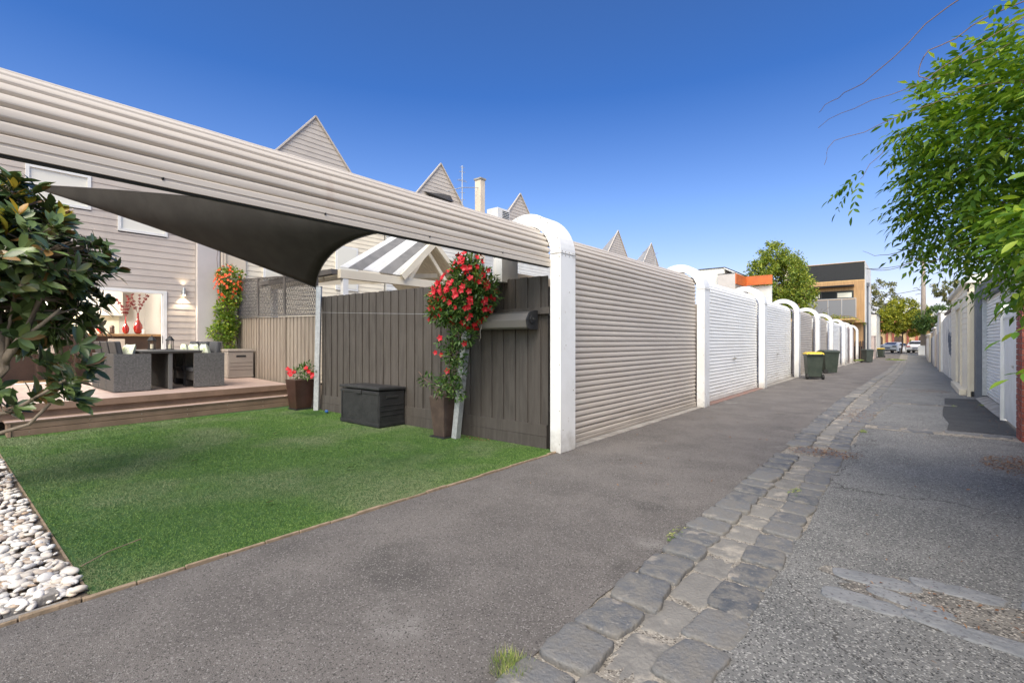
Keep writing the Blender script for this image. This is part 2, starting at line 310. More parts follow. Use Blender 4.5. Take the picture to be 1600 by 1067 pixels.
def leaves(pos, d, nrm, ln, wd, tmpl=LEAF_SMALL, fold=.25, droop=.25):
    """returns V, F of leaves: pos (N,3), d direction, nrm normal hint, ln, wd arrays"""
    T, Fc = tmpl; N_ = len(pos); k = len(T)
    d = norm(d); s_ = norm(np.cross(d, nrm)); n = norm(np.cross(s_, d))
    u = T[:,0][None,:,None]; v = T[:,1][None,:,None]
    ln = np.asarray(ln)[:,None,None]; wd = np.asarray(wd)[:,None,None]
    P = pos[:,None,:] + d[:,None,:]*u*ln + s_[:,None,:]*v*wd + n[:,None,:]*(np.abs(v)*wd*fold*2*.5 - droop*u*u*ln)
    F = (np.arange(N_)[:,None,None]*k + np.array(Fc)[None,:,:]).reshape(-1,3)
    return P.reshape(-1,3), F
def merge(parts):
    V = []; F = []; n = 0
    for v, f in parts: V.append(v); F.append(f+n); n += len(v)
    return np.concatenate(V), np.concatenate(F)
def rand_dirs(n, zmin=-1.):
    a = RNG.normal(size=(n*3,3)); a = norm(a); a = a[a[:,2] >= zmin][:n]
    while len(a) < n:
        b = norm(RNG.normal(size=(n,3))); a = np.concatenate([a, b[b[:,2]>=zmin]])[:n]
    return a
def gz(y):
    if y < 23: return 0.
    if y < 55: return -.0115*(y-23)
    if y < 64: return -.368
    if y < 76: return -.368 + .368*(y-64)/12
    return 0.
def gza(y): return np.interp(y, [-1e4,23,55,64,76,1e4], [0,0,-.368,-.368,0,0])
def copy_thing(o, loc, label, group=None, rz=None):
    c = o.copy(); col.objects.link(c); c.location = loc
    if rz is not None: c.rotation_euler = (0,0,rz)
    c['label'] = label
    if group: c['group'] = group
    def rec(src, dst):
        for ch in [x for x in src.children]:
            k = ch.copy(); col.objects.link(k); k.parent = dst; rec(ch, k)
    rec(o, c)
    return c
YB = [-400,-60,-20,-8,-4] + [float(v) for v in np.arange(-3,24,1.)] + [float(v) for v in np.arange(25,80,2.)] + [84,90,110,160,300,900]
def strip(name, m, xl, xr, ys, z, kind='structure', thick=0.):
    """sheet between functions xl(y), xr(y), draped on gz"""
    b = MB(); n = len(ys)
    for y in ys: b.v += [(xl(y), y, gz(y)+z), (xr(y), y, gz(y)+z)]
    b.f = [(2*i, 2*i+1, 2*i+3, 2*i+2) for i in range(n-1)]
    o = b.build(name, m); tag(o, kind=kind); return o
def wob(seed, amp, f=1.7):
    r = random.Random(seed); ph = [r.uniform(0,6.28) for _ in range(4)]
    return lambda y: amp*(math.sin(f*y+ph[0]) + .6*math.sin(2.7*f*y+ph[1]) + .35*math.sin(6.1*f*y+ph[2]) + .2*math.sin(13*f*y+ph[3]))/1.6

# ================================================================== GROUND
strip('ground', 'soil', lambda y: -900., lambda y: 900., YB, -.05)
fine = [float(v) for v in np.arange(-6, 16, .12)] + [float(v) for v in np.arange(16, 77, .8)]
def gsh(y): return float(np.interp(y, [15,19,31,44], [0,.08,.30,.30]))
def gwd(y): return float(np.interp(y, [8.6,12.5,14.4,15.2], [0,.14,.30,0]))
w1 = wob(1,.025); w2 = wob(2,.035); w3 = wob(3,.02)
strip('road', 'road', lambda y: -3.9 if y > 5.3 else -3.56+w3(y)*.4, lambda y: -1.34+w1(y)+gsh(y), fine, 0.)
strip('pavement', 'pave', lambda y: -.66+w2(y)+gsh(y)+gwd(y), lambda y: 2.0, fine, .0)
strip('gutter_bed', 'mortar', lambda y: -1.5+gsh(y), lambda y: -.5+gsh(y)+gwd(y), fine, -.009)
# street across the end of the lane
b = MB(); b.quad((-90,77,.0),(90,77,.0),(90,86,.0),(-90,86,.0)); tag(b.build('street','road'), kind='structure')
b = MB(); b.box(-90,-4.2,75.2,76.9,-.3,.12); b.box(2.0,90,75.2,76.9,-.3,.12); b.box(-90,90,86.1,88.5,-.3,.12); b.box(-4.2,2.0,75.6,76.9,-.3,.006)
tag(b.build('footpath','concrete'), kind='structure')
# darker new asphalt patch at the right doors
b = MB()
pp = [(.44,10.62),(.50,11.5),(.46,12.6),(.50,13.7),(.58,15.0),(.64,16.55),(.95,16.7),(1.6,16.6),(1.6,10.62)]
b.add([(x,y,.006) for x,y in pp], [tuple(range(len(pp)))]); tag(b.build('asphalt_patch','patch'), kind='structure')

# stones: rounded irregular cobbles
def cobble(b, cx, cy, lx, ly, z, h=.05, rot=0., seed=0, power=9, dome=.003, n=9):
    r = random.Random(seed); vs = []; fs = []
    ph = [r.uniform(0,6.28) for _ in range(6)]
    skew = r.uniform(-.08,.08); tilt = (r.uniform(-.02,.02), r.uniform(-.02,.02))
    rings = [(0,.0,1.),(.45,.0,1.),(.80,.0,1.),(.94,-.01,1.),(.975,-.07,1.),(.992,-.22,1.),(1.0,-.5,1.),(1.01,-1.,1.)]
    K = 32
    for ri, (rr, dz, _) in enumerate(rings):
        for k in range(K):
            a = 2*PI*k/K; c_, s_ = math.cos(a), math.sin(a)
            q = (abs(c_)**power + abs(s_)**power)**(-1/power)
            q *= 1 + .035*math.sin(3*a+ph[0]) + .025*math.sin(5*a+ph[1]) + .015*math.sin(9*a+ph[2])
            x = q*c_*rr*lx/2; y = q*s_*rr*ly/2; x += skew*y
            zt = z + h*dz + dome*(1-rr*rr) + tilt[0]*x + tilt[1]*y + .0035*math.sin(9*x/lx*2+ph[3])*math.sin(7*y/ly*2+ph[4])*rr + .002*math.sin(31*x/lx+ph[1])*math.sin(27*y/ly+ph[5])
            xr = x*math.cos(rot) - y*math.sin(rot); yr = x*math.sin(rot) + y*math.cos(rot)
            vs.append((cx+xr, cy+yr, gz(cy)+zt))
    for i in range(len(rings)-1):
        for k in range(K): fs.append((i*K+k, i*K+(k+1)%K, (i+1)*K+(k+1)%K, (i+1)*K+k))
    fs.append(tuple(range(K)))
    b.add(vs, fs)
b = MB(); b_mid = MB(); sd_ = 0
for row, (xc, wx, z, ly0) in enumerate([(-1.215,.275,.022,.30),(-.985,.225,-.004,.30),(-.765,.24,.010,.30)]):
    y = 1.05 + row*.09
    while y < 62:
        sd_ += 1; r = random.Random(sd_)
        L_ = r.uniform(.20,.34) if y > 3 else r.uniform(.28,.38)
        if row == 1: L_ *= 1.15
        g = r.uniform(.016,.045)
        far = y > 15
        skip = (7.15 < y+L_/2 < 7.75)
        narrow = .0
        if not skip and y < 62:
            xj = xc + r.uniform(-.012,.012)
            if 8.2 < y < 15: xj += -.03
            xj += gsh(y)+gwd(y)*row/2; wx_ = wx+gwd(y)*(.45 if row else .1)
            cobble(b_mid if row == 1 or (y > 15 and r.random() < .6) else b, xj, y+L_/2, wx_*r.uniform(.93,1.04), L_, z+r.uniform(-.006,.006), rot=r.uniform(-.06,.06), seed=sd_)
        y += L_ + g
# cross channels
for (x0, x1, y0, y1) in [(-.62,1.24,10.02,10.44),(-.42,.70,14.42,14.78)]:
    bq = MB(); n_ = 24; vs_ = []
    for i in range(n_+1): x = x0+(x1-x0)*i/n_; vs_ += [(x,y0+.03*math.sin(x*9),.004),(x,y1+.03*math.sin(x*7+2),.004)]
    bq.add(vs_,[(2*i,2*i+2,2*i+3,2*i+1) for i in range(n_)]); tag(bq.build('cross_channel','mortar'), kind='structure')
for (x0, x1, yc, sl) in [(-.50,1.2,10.36,-.06),(-.45,.1,10.08,.02),(-.35,.62,14.6,.02)]:
    x = x0
    while x < x1-.1:
        sd_ += 1; r = random.Random(sd_); L_ = r.uniform(.30,.46)
        cobble(b, x+L_/2, yc + sl*(x-x0) + r.uniform(-.02,.02) + (.14 if x < -.3 and yc<12 else 0), L_, .22, .014, rot=r.uniform(-.06,.06)+sl, seed=sd_)
        x += L_+.02
# old setts showing through the grey asphalt in the foreground
b_set = MB()
for (cx, cy, lx, ly, ro) in [(-.17,3.66,.44,.17,.10),(-.22,3.32,.38,.16,.0),(-.02,3.47,.40,.12,-.3),(.20,3.80,.42,.16,-.02),(.14,3.30,.36,.14,-.2),(.42,3.27,.40,.15,-.1),(.62,3.83,.32,.18,0)]:
    sd_ += 1; cobble(b_set, cx, cy, lx, ly, .010, h=.02, rot=ro, seed=sd_, power=3.6, dome=.002)
# two flat covers in the littered gap of the channel
sd_ += 1; cobble(b, -1.05, 7.46, .32, .40, .0, seed=sd_); sd_ += 1; cobble(b, -.74, 7.46, .27, .42, .0, seed=sd_)
tag(b.build('stone_gutter', 'stone', smooth=True), kind='structure')
tag(b_set.build('flat_setts', 'sett', smooth=True), kind='structure')
tag(b_mid.build('stone_channel', 'stone_pale', smooth=True), kind='structure')
# sandy worn joint around the setts in the foreground
b = MB(); n = 40; vs = []
for k in range(n):
    a = 2*PI*k/n; rr = 1+.12*math.sin(3*a)+.10*math.sin(7*a+1)+.06*math.sin(13*a)
    vs.append((.22+.62*rr*math.cos(a), 3.54+.26*rr*math.sin(a)-.03*math.cos(a), .0035))
b.add(vs, [tuple(range(n))]); tag(b.build('gravel_patch','grit'), kind='structure')

# lawn and edging
LX0, LX1, LY0, LY1 = -10.55, -3.60, .60, 5.30
b = MB(); b.quad((LX0-.3,LY0,.0),(LX1,LY0,.0),(LX1,LY1+.1,.0),(LX0-.3,LY1+.1,.0)); tag(b.build('lawn_base','turf_base'), kind='structure')
def turf():
    N_ = 430000
    # density follows how near the ground is, the turf itself is even pile
    t = RNG.random(N_); x = LX1 - (LX1-LX0)*t**1.35; y = LY0 + (LY1-LY0)*RNG.random(N_)
    edge = .012*np.sin(x*9)+.008*np.sin(x*31)
    y = np.where(y < LY0+.03, y+edge, y)
    d = np.sqrt(x*x+y*y); h = RNG.uniform(.005,.012, N_)*(.9+.25*(d/8)); wv = .0013+.0007*d/3
    a = RNG.uniform(0, 2*PI, N_); l = RNG.normal(0,.008,(N_,2))
    bx = np.cos(a)*wv; by = np.sin(a)*wv
    V = np.empty((N_,3,3)); V[:,0] = np.stack([x-bx,y-by,np.full(N_,.001)],1); V[:,1] = np.stack([x+bx,y+by,np.full(N_,.001)],1)
    V[:,2] = np.stack([x+l[:,0],y+l[:,1],h],1)
    o = npmesh('turf', V.reshape(-1,3), np.arange(N_*3).reshape(-1,3), 'turf')
    tag(o, 'short bright green artificial turf covering the yard', 'artificial grass', kind='stuff')
turf()
b = MB(); rr = random.Random(3); y = -.3
xs = np.arange(-1.2, 5.31, .25)
for i in range(len(xs)-1):
    b.box(-3.60+.006*math.sin(i*1.7), -3.575+.006*math.sin(i*1.1), xs[i]+.004, xs[i+1]-.003, -.04, .014+.004*math.sin(i*2.3))
tag(b.build('timber_edging','timber_edge', bevel=.003), 'thin brown timber edging strip between the yard and the asphalt', 'edging')
b = MB(); b.box(LX0+.1, -3.7, .585, .598, -.04, .006)
tag(b.build('garden_edging','timber_edge'), 'thin timber strip between the white pebbles and the turf', 'edging')
def pebbles():
    bm = bmesh.new(); bmesh.ops.create_icosphere(bm, subdivisions=2, radius=1); bv = np.array([v.co[:] for v in bm.verts]); bf = np.array([[v.index for v in f.verts] for f in bm.faces]); bm.free()
    N_ = 10500
    t = RNG.random(N_); x = -3.68 - 7.0*t**1.25; y = .56 - RNG.random(N_)**.9*2.1
    size = RNG.uniform(.015,.037,N_)
    layer = RNG.random(N_)
    Vs = []; 
    for i in range(N_):
        sx, sy, sz = size[i]*RNG.uniform(.9,1.5), size[i]*RNG.uniform(.65,1.0), size[i]*RNG.uniform(.38,.6)
        ph = RNG.uniform(0,6.28,3); v = bv*(1+.12*np.sin(bv@RNG.normal(size=3)*2.2+ph[0])[:,None]) * np.array([sx,sy,sz])
        a = RNG.uniform(0,6.28); ti = RNG.normal(0,.28)
        Rz = np.array([[math.cos(a),-math.sin(a),0],[math.sin(a),math.cos(a),0],[0,0,1]]); Rx = np.array([[1,0,0],[0,math.cos(ti),-math.sin(ti)],[0,math.sin(ti),math.cos(ti)]])
        v = v@Rx.T@Rz.T; Vs.append(v + np.array([x[i],y[i],.0+layer[i]*.035+sz*.5]))
    V = np.concatenate(Vs); F = (np.arange(N_)[:,None,None]*len(bv)+bf[None]).reshape(-1,3)
    o = npmesh('pebbles', V, F, 'pebble', smooth=True); tag(o, 'bed of white and cream pebbles beside the turf', 'pebbles', kind='stuff')
pebbles()
b = MB(); b.box(-11,-3.6,-2.5,.59,-.04,-.002); tag(b.build('pebble_bed','soil'), kind='structure')
b = MB(); b.obox((-3.72,.36,.022), .09, .22, .05, (.05,.03,.05)); 
tag(b.build('paver','concrete', bevel=.006), 'grey brick paver lying on the white pebbles by the asphalt', 'paver')
b = MB(); b.box(-3.645,-3.605,-2.5,.50,-.04,.010); tag(b.build('concrete_edging','concrete', bevel=.004), 'pale concrete edging in front of the white pebbles', 'edging')

# ================================================================== GARAGE ROW
ARC_X, ARC_Z, RO, RI, RC = -4.08, 2.6, .58, .42, .405
PY = [5.22, 10.84, 16.44, 22.32, 27.85, 33.15, 39.8, 44.9, 50.1]   # near faces of the pillars
PW = .36
def arc_band(ro, ri, a1=180, down=.3, n=28):
    o = [(ARC_X+ro, 0.), (ARC_X+ro, ARC_Z)] + [(ARC_X+ro*math.cos(R(a)), ARC_Z+ro*math.sin(R(a))) for a in np.linspace(0,a1,n)[1:]] + [(ARC_X-ro, ARC_Z-down)]
    i = [(ARC_X-ri, ARC_Z-down)] + [(ARC_X+ri*math.cos(R(a)), ARC_Z+ri*math.sin(R(a))) for a in np.linspace(a1,0,n)] + [(ARC_X+ri, 0.)]
    return o, i
def band_mesh(b, ro, ri, y0, y1, a1=180, down=.3, n=28, z0=0.):
    o, i = arc_band(ro, ri, a1, down, n); i = i[::-1]
    m = min(len(o), len(i)); o = [(x, max(z,z0)) for x,z in o]; i = [(x, max(z,z0)) for x,z in i]
    # pair points one to one: (foot, spring, arc..., tail)
    i = [i[0], (i[1][0], i[1][1])] + i[2:]
    n_ = min(len(o), len(i)); o = o[:n_-1]+[o[-1]]; i = i[:n_-1]+[i[-1]]
    v = []
    for (ox,oz),(ix,iz) in zip(o,i): v += [(ox,y0,oz),(ix,y0,iz),(ix,y1,iz),(ox,y1,oz)]
    f = []
    for k in range(n_-1):
        for q in range(4): f.append((4*k+q, 4*k+(q+1)%4, 4*k+4+(q+1)%4, 4*k+4+q))
    f += [(0,1,2,3), (4*n_-4,4*n_-1,4*n_-2,4*n_-3)]
    b.add(v, f)
def make_pillar(loc, label):
    t = thing('arched_pillar', loc, label, 'pillar', 'white arched pillars between the garage doors')
    t0 = Vector((ARC_X+RO, 0, 0))
    def L(b):   # to local: foot at the front face, near side
        b.v = [(x-(ARC_X+RO), y, z) for x,y,z in b.v]; return b
    b = MB(); band_mesh(b, RO, RI, 0, PW, z0=0.); L(b).build('post', 'white_pillar', t, bevel=.008, local=True)
    b = MB(); band_mesh(b, RO+.004, RO-.03, -.004, .0, n=28); band_mesh(b, RI+.02, RI-.002, -.004, .0, n=28); L(b).build('flange', 'white_pillar', t, local=True)
    b = MB(); x0 = ARC_X+RI; x1 = ARC_X+RO
    b.box(x0-.003,x1+.006,-.006,PW+.004,ARC_Z-.004,ARC_Z+.004)
    b.box(x1-.028,x1-.024,-.003,-.0005,.03,ARC_Z-.01)
    L(b).build('seam', 'rivet', t, local=True)
    b = MB()
    def riv(x,y,z): b.obox((x,y,z), .010,.010,.010, (.6,.6,.6))
    for a in range(6,178,14):
        for rr in (RO-.016, RI+.012): riv(ARC_X+rr*math.cos(R(a)), -.006, ARC_Z+rr*math.sin(R(a)))
    for z in (.12,.55,1.15,1.75,2.3,2.55): riv(x1-.016,-.006,z)
    for y in (.03,.11,.2,.29,.335): riv(x1+.004,y,ARC_Z+.025); riv(x1+.004,y,ARC_Z-.025)
    for y,z in ((.12,1.4),(.3,.8),(.05,.3),(.2,2.1)): riv(x1+.002,y,z)
    L(b).build('rivet', 'rivet', t, local=True)
    return t
names = ['first', 'second', 'third', 'fourth', 'fifth', 'sixth', 'seventh', 'eighth', 'ninth']
plabel = ['largest white arched pillar, nearest the camera, where the dark fence ends',
 'white arched pillar between the beige closed garage door and the first white garage door',
 'white arched pillar between the two white garage doors', 'white arched pillar just left of the yellow-lidded bin',
 'white arched pillar right behind the two garage bins, fifth from the camera', 'sixth white arched pillar from the camera, past the two bins',
 'seventh white arched pillar, third from the far end of the row', 'eighth white arched pillar, second from the far end of the row',
 'ninth and farthest white arched pillar, beside the timber house']
p0 = make_pillar((ARC_X+RO, PY[0], 0), plabel[0])
for i in range(1, 9): copy_thing(p0, (ARC_X+RO, PY[i], gz(PY[i])), plabel[i])
# curtain profile
def curtain_pts(z0, ribs_off=0., a_end=125, pitch=.083, amp=.024, per=12, RC=RC):
    Ls = (ARC_Z - z0); La = RC*R(a_end); tot = Ls+La; pts = []
    n = int(tot/pitch*per)
    for k in range(n+1):
        s_ = tot*k/n; ph = (s_/pitch + ribs_off) % 1.
        off = .006*math.sin(PI*ph) - amp*math.exp(-(min(ph,1-ph)/.115)**2)
        if s_ < Ls: pts.append((ARC_X+RC+off, z0+s_))
        else:
            a = (s_-Ls)/RC; pts.append((ARC_X+(RC+off)*math.cos(a), ARC_Z+(RC+off)*math.sin(a)))
    return pts
def make_door(name, y0, y1, z0, m, label, group, lock=True, base=0., seed=0, rusty=False, RC=RC):
    t = thing(name, (ARC_X+RC, y0, base), label, 'garage door', group)
    P = curtain_pts(z0+.10, amp=.028 if m != 'white_door' else .015, per=12 if y0 < 5 else (9 if y0 < 18 else 6), RC=RC); r = random.Random(seed)
    ny = max(6, int((y1-y0)/.35)); b = MB(); v = []
    for j in range(ny+1):
        y = y0+(y1-y0)*j/ny
        for k,(x,z) in enumerate(P):
            dx = .006*math.sin(y*2.1+seed)*math.sin(z*3+seed) + .003*math.sin(y*5.3+z*7)
            v.append((x+dx, y, z+base))
    n = len(P); f = [(j*n+k, (j+1)*n+k, (j+1)*n+k+1, j*n+k+1) for j in range(ny) for k in range(n-1)]
    b.add(v, f); b.build('curtain', m, t, smooth=False)
    b = MB(); x = ARC_X+RC
    b.prism([(x-.012,z0+base),(x+.020,z0+base),(x+.020,z0+.035+base),(x+.012,z0+.042+base),(x+.012,z0+.052+base),(x+.020,z0+.058+base),(x+.018,z0+.095+base),(x+.006,z0+.103+base),(x-.012,z0+.103+base)], y0+.004, y1-.004)
    b.build('bottom_rail', m, t)
    b = MB(); b.box(x-.035,x+.004,y0+.004,y1-.004,z0-.012+base,z0-.001+base)
    if z0 > 1:
        for yy in np.arange(y0+.4, y1, 1.1): b.obox((x+.022,yy,z0+.05+base),.008,.014,.014,(.5,.5,.5))
    b.build('weather_strip', 'rubber', t)
    if lock:
        b = MB(); yc = (y0+y1)/2+.1; b.obox((x+.028,yc,1.0+base),.012,.16,.05); b.tube([(x+.03,yc,1.0+base),(x+.065,yc,1.0+base)],.012); b.obox((x+.068,yc,1.0+base),.014,.10,.022)
        b.build('lock_handle', 'rivet', t, bevel=.003)
    return t
make_door('roller_door', -.55, PY[0]-.001, 2.43, 'beige_door', 'beige roller door rolled up high across the open yard entrance', 'roller doors of the garage row', lock=False, seed=1)
dl = [('beige_door','beige closed roller door beside the largest pillar, widest in view'),('white_door','first white roller door after the beige one, with reddish sill'),
      ('white_door','second white roller door, between the third and fourth pillars'),('beige_door','beige roller door partly hidden by the yellow-lidded bin'),
      ('beige_door','greyish beige roller door behind the plain green-lidded bin'),('white_door','white roller door between the sixth and seventh pillars'),
      ('white_door','white roller door between the seventh and eighth pillars'),('pink_door','pale pinkish roller door at the far end of the garage row')]
for i in range(8):
    make_door('roller_door', PY[i]+PW+.001, PY[i+1]-.001, .02, dl[i][0], dl[i][1], 'roller doors of the garage row', lock=i>0, base=gz((PY[i]+PY[i+1])/2), seed=i+2, RC=[.385,.36,.30,.28,.28,.28,.28,.28][i])
# sills and threshold under the doors
b = MB()
for i in range(8):
    if i == 1: continue
    b.box(-4.3, -3.54, PY[i]+PW, PY[i+1], gz(PY[i+1])-.2, gz((PY[i]+PY[i+1])/2)+.012)
tag(b.build('door_sill','concrete', bevel=.004), kind='structure')
b = MB(); b.box(-4.3,-3.53,PY[1]+PW,PY[2],-.1,.012); tag(b.build('brick_sill','red_sill', bevel=.004), kind='structure')
# the far pillar of the open entrance (just outside the picture) keeps the opening standing
copy_thing(p0, (ARC_X+RO, -.91, 0), 'white arched pillar at the left end of the raised roller door')
# flat garage roofs and party walls behind the row
for i, (a, b_) in enumerate(zip(PY[:-1], PY[1:])):
    g = gz((a+b_)/2); b = MB(); b.box(-4.75,-4.69,a+.38,b_+.2,g,2.5+g)
    tag(b.build('garage_back_wall','render_beige'), 'plain back wall of the garage behind roller door '+['beside the largest pillar','with the reddish sill','between the third and fourth pillars','behind the yellow-lidded bin','behind the green-lidded bin','after the sixth pillar','after the seventh pillar','at the far end'][i], 'wall')

# ================================================================== FENCES AND YARD
t = thing('paling_fence', (-3.8,5.36,0), 'charcoal timber paling fence from the large pillar to the shade sail post', 'fence')
b = MB(); x = -3.80; k = 0; rr = random.Random(5)
while x > -9.62:
    wv = rr.uniform(.125,.145); top = 2.34 + .07*(-3.8-x)/5.8*.8 + rr.uniform(-.005,.005)
    y = 5.335 if k % 2 else 5.355
    b.box(x-wv, x, y, y+.016, .30+rr.uniform(0,.02), top)
    x -= .112; k += 1
b.build('palings','fence',t, bevel=.002)
b = MB(); b.box(-9.65,-3.80,5.318,5.342,.0,.16); b.box(-9.65,-3.80,5.322,5.346,.163,.32); b.build('plinth','fence',t,bevel=.003)
b = MB(); b.box(-9.6,-3.8,5.375,5.42,.5,.57); b.box(-9.6,-3.8,5.375,5.42,1.9,1.97)
for x in (-3.87,-6.6,-9.5): b.box(x-.05,x+.05,5.376,5.47,0,2.2)
b.build('frame','fence',t)
# taupe fence up on the deck
A = Vector((-9.85,5.40,0)); Bp = Vector((-15.85,6.05,0)); dv = (Bp-A); LN = dv.length; du = dv/LN; dn = Vector((du.y,-du.x,0))
if dn.y > 0: dn = -dn
def along(s_, off=0.): return A + du*s_ + dn*off
t = thing('paling_fence', tuple(A), 'taupe timber paling fence along the deck under the lattice screen', 'fence')
b = MB(); s_ = 0; k = 0
q = Matrix.Rotation(math.atan2(du.y,du.x),3,'Z')
while s_ < LN-.1:
    wv = .135; f = s_/LN; top = 2.0+.16*f; c = along(s_+wv/2, .012 if k%2 else -.006); z0 = .2
    b.obox((c.x,c.y,(z0+top)/2), wv, .014, top-z0, q); s_ += .115; k += 1
b.build('palings','brown_fence',t,bevel=.002)
b = MB()
for s1 in (.05, 2.0, 4.0, 5.9): b = MB(); c = along(s1,.03); b.obox((c.x,c.y,1.05),.09,.05,1.95+.1*s1/LN, q); b.build('post','brown_fence',t,bevel=.003)
# lattice screen panels
def zb(s_): return 2.02+.15*s_/LN
def zt(s_): return 2.92+.42*s_/LN
gl = ['nearest the shade sail post','in the middle of the three','next to the flowering wall climber']
for i,(s0,s1) in enumerate([(.03,1.98),(2.0,4.0),(4.02,5.92)]):
    c0 = along(s0,.04)
    t = thing('lattice_panel', (c0.x,c0.y,zb(s0)), 'dark lattice privacy panel on the taupe fence, '+gl[i], 'lattice screen', 'lattice panels above the taupe fence')
    b = MB()
    def P3(s_, z, off=.04): c = along(s_, off); return (c.x,c.y,z)
    fr = .035
    b.bar(P3(s0,zb(s0)+.02),P3(s1,zb(s1)+.02),.04,fr); b.bar(P3(s0,zt(s0)-.02),P3(s1,zt(s1)-.02),.04,fr)
    b.bar(P3(s0+.02,zb(s0)),P3(s0+.02,zt(s0)),.04,fr); b.bar(P3(s1-.02,zb(s1)),P3(s1-.02,zt(s1)),.04,fr)
    b.build('frame','lattice',t)
    b = MB(); st = .085
    # wavy interlocking strips that leave lens-shaped holes
    rows = 11
    for r_ in range(rows):
        n = int((s1-s0)/.0225)
        for q_ in (0,1):
            pts = []
            for j in range(n+1):
                sj = s0+.03+(s1-s0-.06)*j/n; f = (r_+.5)/rows
                zc = zb(sj)+.04+(zt(sj)-zb(sj)-.08)*f
                zc += .040*math.sin(2*PI*sj/.12 + PI*r_ + PI*q_)
                pts.append((sj,zc,.036+.006*q_))
            for j in range(n):
                a = pts[j]; c = pts[j+1]; h = .0115
                p = [P3(a[0],a[1]-h,a[2]),P3(c[0],c[1]-h,c[2]),P3(c[0],c[1]+h,c[2]),P3(a[0],a[1]+h,a[2])]
                b.add(p, [(0,1,2,3)])
    o = b.build('lattice_mesh','lattice',t); m_ = o.modifiers.new('thick','SOLIDIFY'); m_.thickness = .004
# deck and steps
t = thing('deck', (-10.85,3,0), 'raised pinkish brown composite timber deck with two steps', 'deck')
b = MB()
xr = lambda y: -10.85 - .076*(y-.7)
def dk(y0,y1,x0,x1,z0,z1): pass
k = 0; x_off = 0.
while x_off < 5.1:       # boards run along the lane
    x1 = -x_off; x0 = x1-.136
    y0, y1 = -2.6, 5.42 + .11*x_off
    b.add([(xr(y)+xx,y,z) for z in (.425,.450) for y in (y0,y1) for xx in (x0,x1)], [(0,2,3,1),(4,5,7,6),(0,1,5,4),(1,3,7,5),(3,2,6,7),(2,0,4,6)])
    x_off += .140
b.build('deck_boards','deck',t,bevel=.003)
def sk(name, m, xa, xb, z0, z1, y0=-2.6, y1=5.36, bev=.004):
    b = MB(); b.add([(xr(y)+xx,y,z) for z in (z0,z1) for y in (y0,y1) for xx in (xa,xb)], [(0,2,3,1),(4,5,7,6),(0,1,5,4),(1,3,7,5),(3,2,6,7),(2,0,4,6)]); return b.build(name,m,t,bevel=bev)
sk('fascia','deck_brown', .002, .024, .335, .452)
sk('riser','deck_brown', -.06,-.04, .20,.40)
sk('step_tread','deck_brown', -.04, .40, .205,.228, y0=.74)
sk('step_tread','deck', .23, .405, .2285,.236, y0=.74)
sk('step_riser','deck_brown', .36,.385, .105,.204, y0=.76)
sk('step_riser','deck_brown', .368,.388, .002,.098, y0=.76)
b = MB()
for y in np.arange(1.0,5.2,.72):
    for z in (.16,.06): b = MB(); b.obox((xr(y)+.388,y,z),.004,.012,.012,(.7,0,0)); b.build('screw','steel',t)
# dark hollow side of the steps
b = MB(); b.box(-10.82,-10.45,.765,.80,.0,.20); b.build('step_side','deck_brown',t)

# shade sail posts
def leaning_post(name, base, top, wv, label, cat='post'):
    t = thing(name, base, label, cat); b = MB(); bb = Vector(base); tt = Vector(top)
    b.bar(bb, tt, wv, wv); b.build('post','galv',t,bevel=.006)
    b = MB(); b.bar(tt, tt+(tt-bb).normalized()*.012, wv+.012, wv+.012); b.build('cap','galv',t,bevel=.003)
    b = MB(); d = (tt-bb).normalized(); p = tt - d*.06; b.tube([p+Vector((-.07,-.03,0)), p+Vector((.03,-.03,0))],.008); b.tube([p+Vector((-.07,-.05,.0)), p+Vector((-.10,-.05,.03)), p+Vector((-.12,-.06,.05))],.006)
    b.build('shackle','steel',t); return t
SP0 = Vector((-9.62,5.26,2.60)); SP1 = Vector((-4.86,5.06,3.02))
leaning_post('sail_post', (-9.66,5.22,0), tuple(SP0), .10, 'short galvanised shade sail post standing by the brown square planter')
leaning_post('sail_post', (-5.27,5.05,0), tuple(SP1), .10, 'leaning galvanised post wrapped by the red flowering vine')
# shade sail
C0 = SP0+Vector((-.05,-.05,-.02)); C1 = SP1+Vector((.02,-.05,-.03)); C2 = Vector((-15.6,1.35,5.02))
def sail():
    n = 26; V = []
    def edge(a, b2, bow, t_): p = a.lerp(b2, t_); return p + bow*(4*t_*(1-t_))
    # rows go from the C2 tip to the C0-C1 edge; u across from the C0 side to the C1 side
    for i in range(n+1):
        s_ = i/n; lo = edge(C2, C0, Vector((.1,-.20,.10)), s_); hi = edge(C2, C1, Vector((0,.3,.16)), s_)
        for j in range(n+1):
            u = j/n; p = lo.lerp(hi, u)
            bow = Vector((-.15,-.45,.40))*(4*u*(1-u))*(s_**3)
            sag = Vector((0,0,-.16))*(4*u*(1-u))*(4*s_*(1-s_))
            V.append(p+bow+sag)
    F = [(i*(n+1)+j,(i+1)*(n+1)+j,(i+1)*(n+1)+j+1,i*(n+1)+j+1) for i in range(n) for j in range(n)]
    b = MB(); b.add(V,F)
    t = thing('shade_sail', tuple(C0), 'dark charcoal triangular shade sail stretched over the yard', 'shade sail')
    o = b.build('cloth','sail',t,smooth=True); m_ = o.modifiers.new('thick','SOLIDIFY'); m_.thickness = .004
    b = MB(); b.tube([V[i*(n+1)] for i in range(n+1)],.010,6); b.tube([V[i*(n+1)+n] for i in range(n+1)],.010,6); b.tube([V[n*(n+1)+j] for j in range(n+1)],.010,6)
    b.build('hem','lattice',t)
    b = MB(); b.tube([C2, (-15.9,1.2,5.06)],.012,6); b.build('wall_bracket','steel',t)
sail()

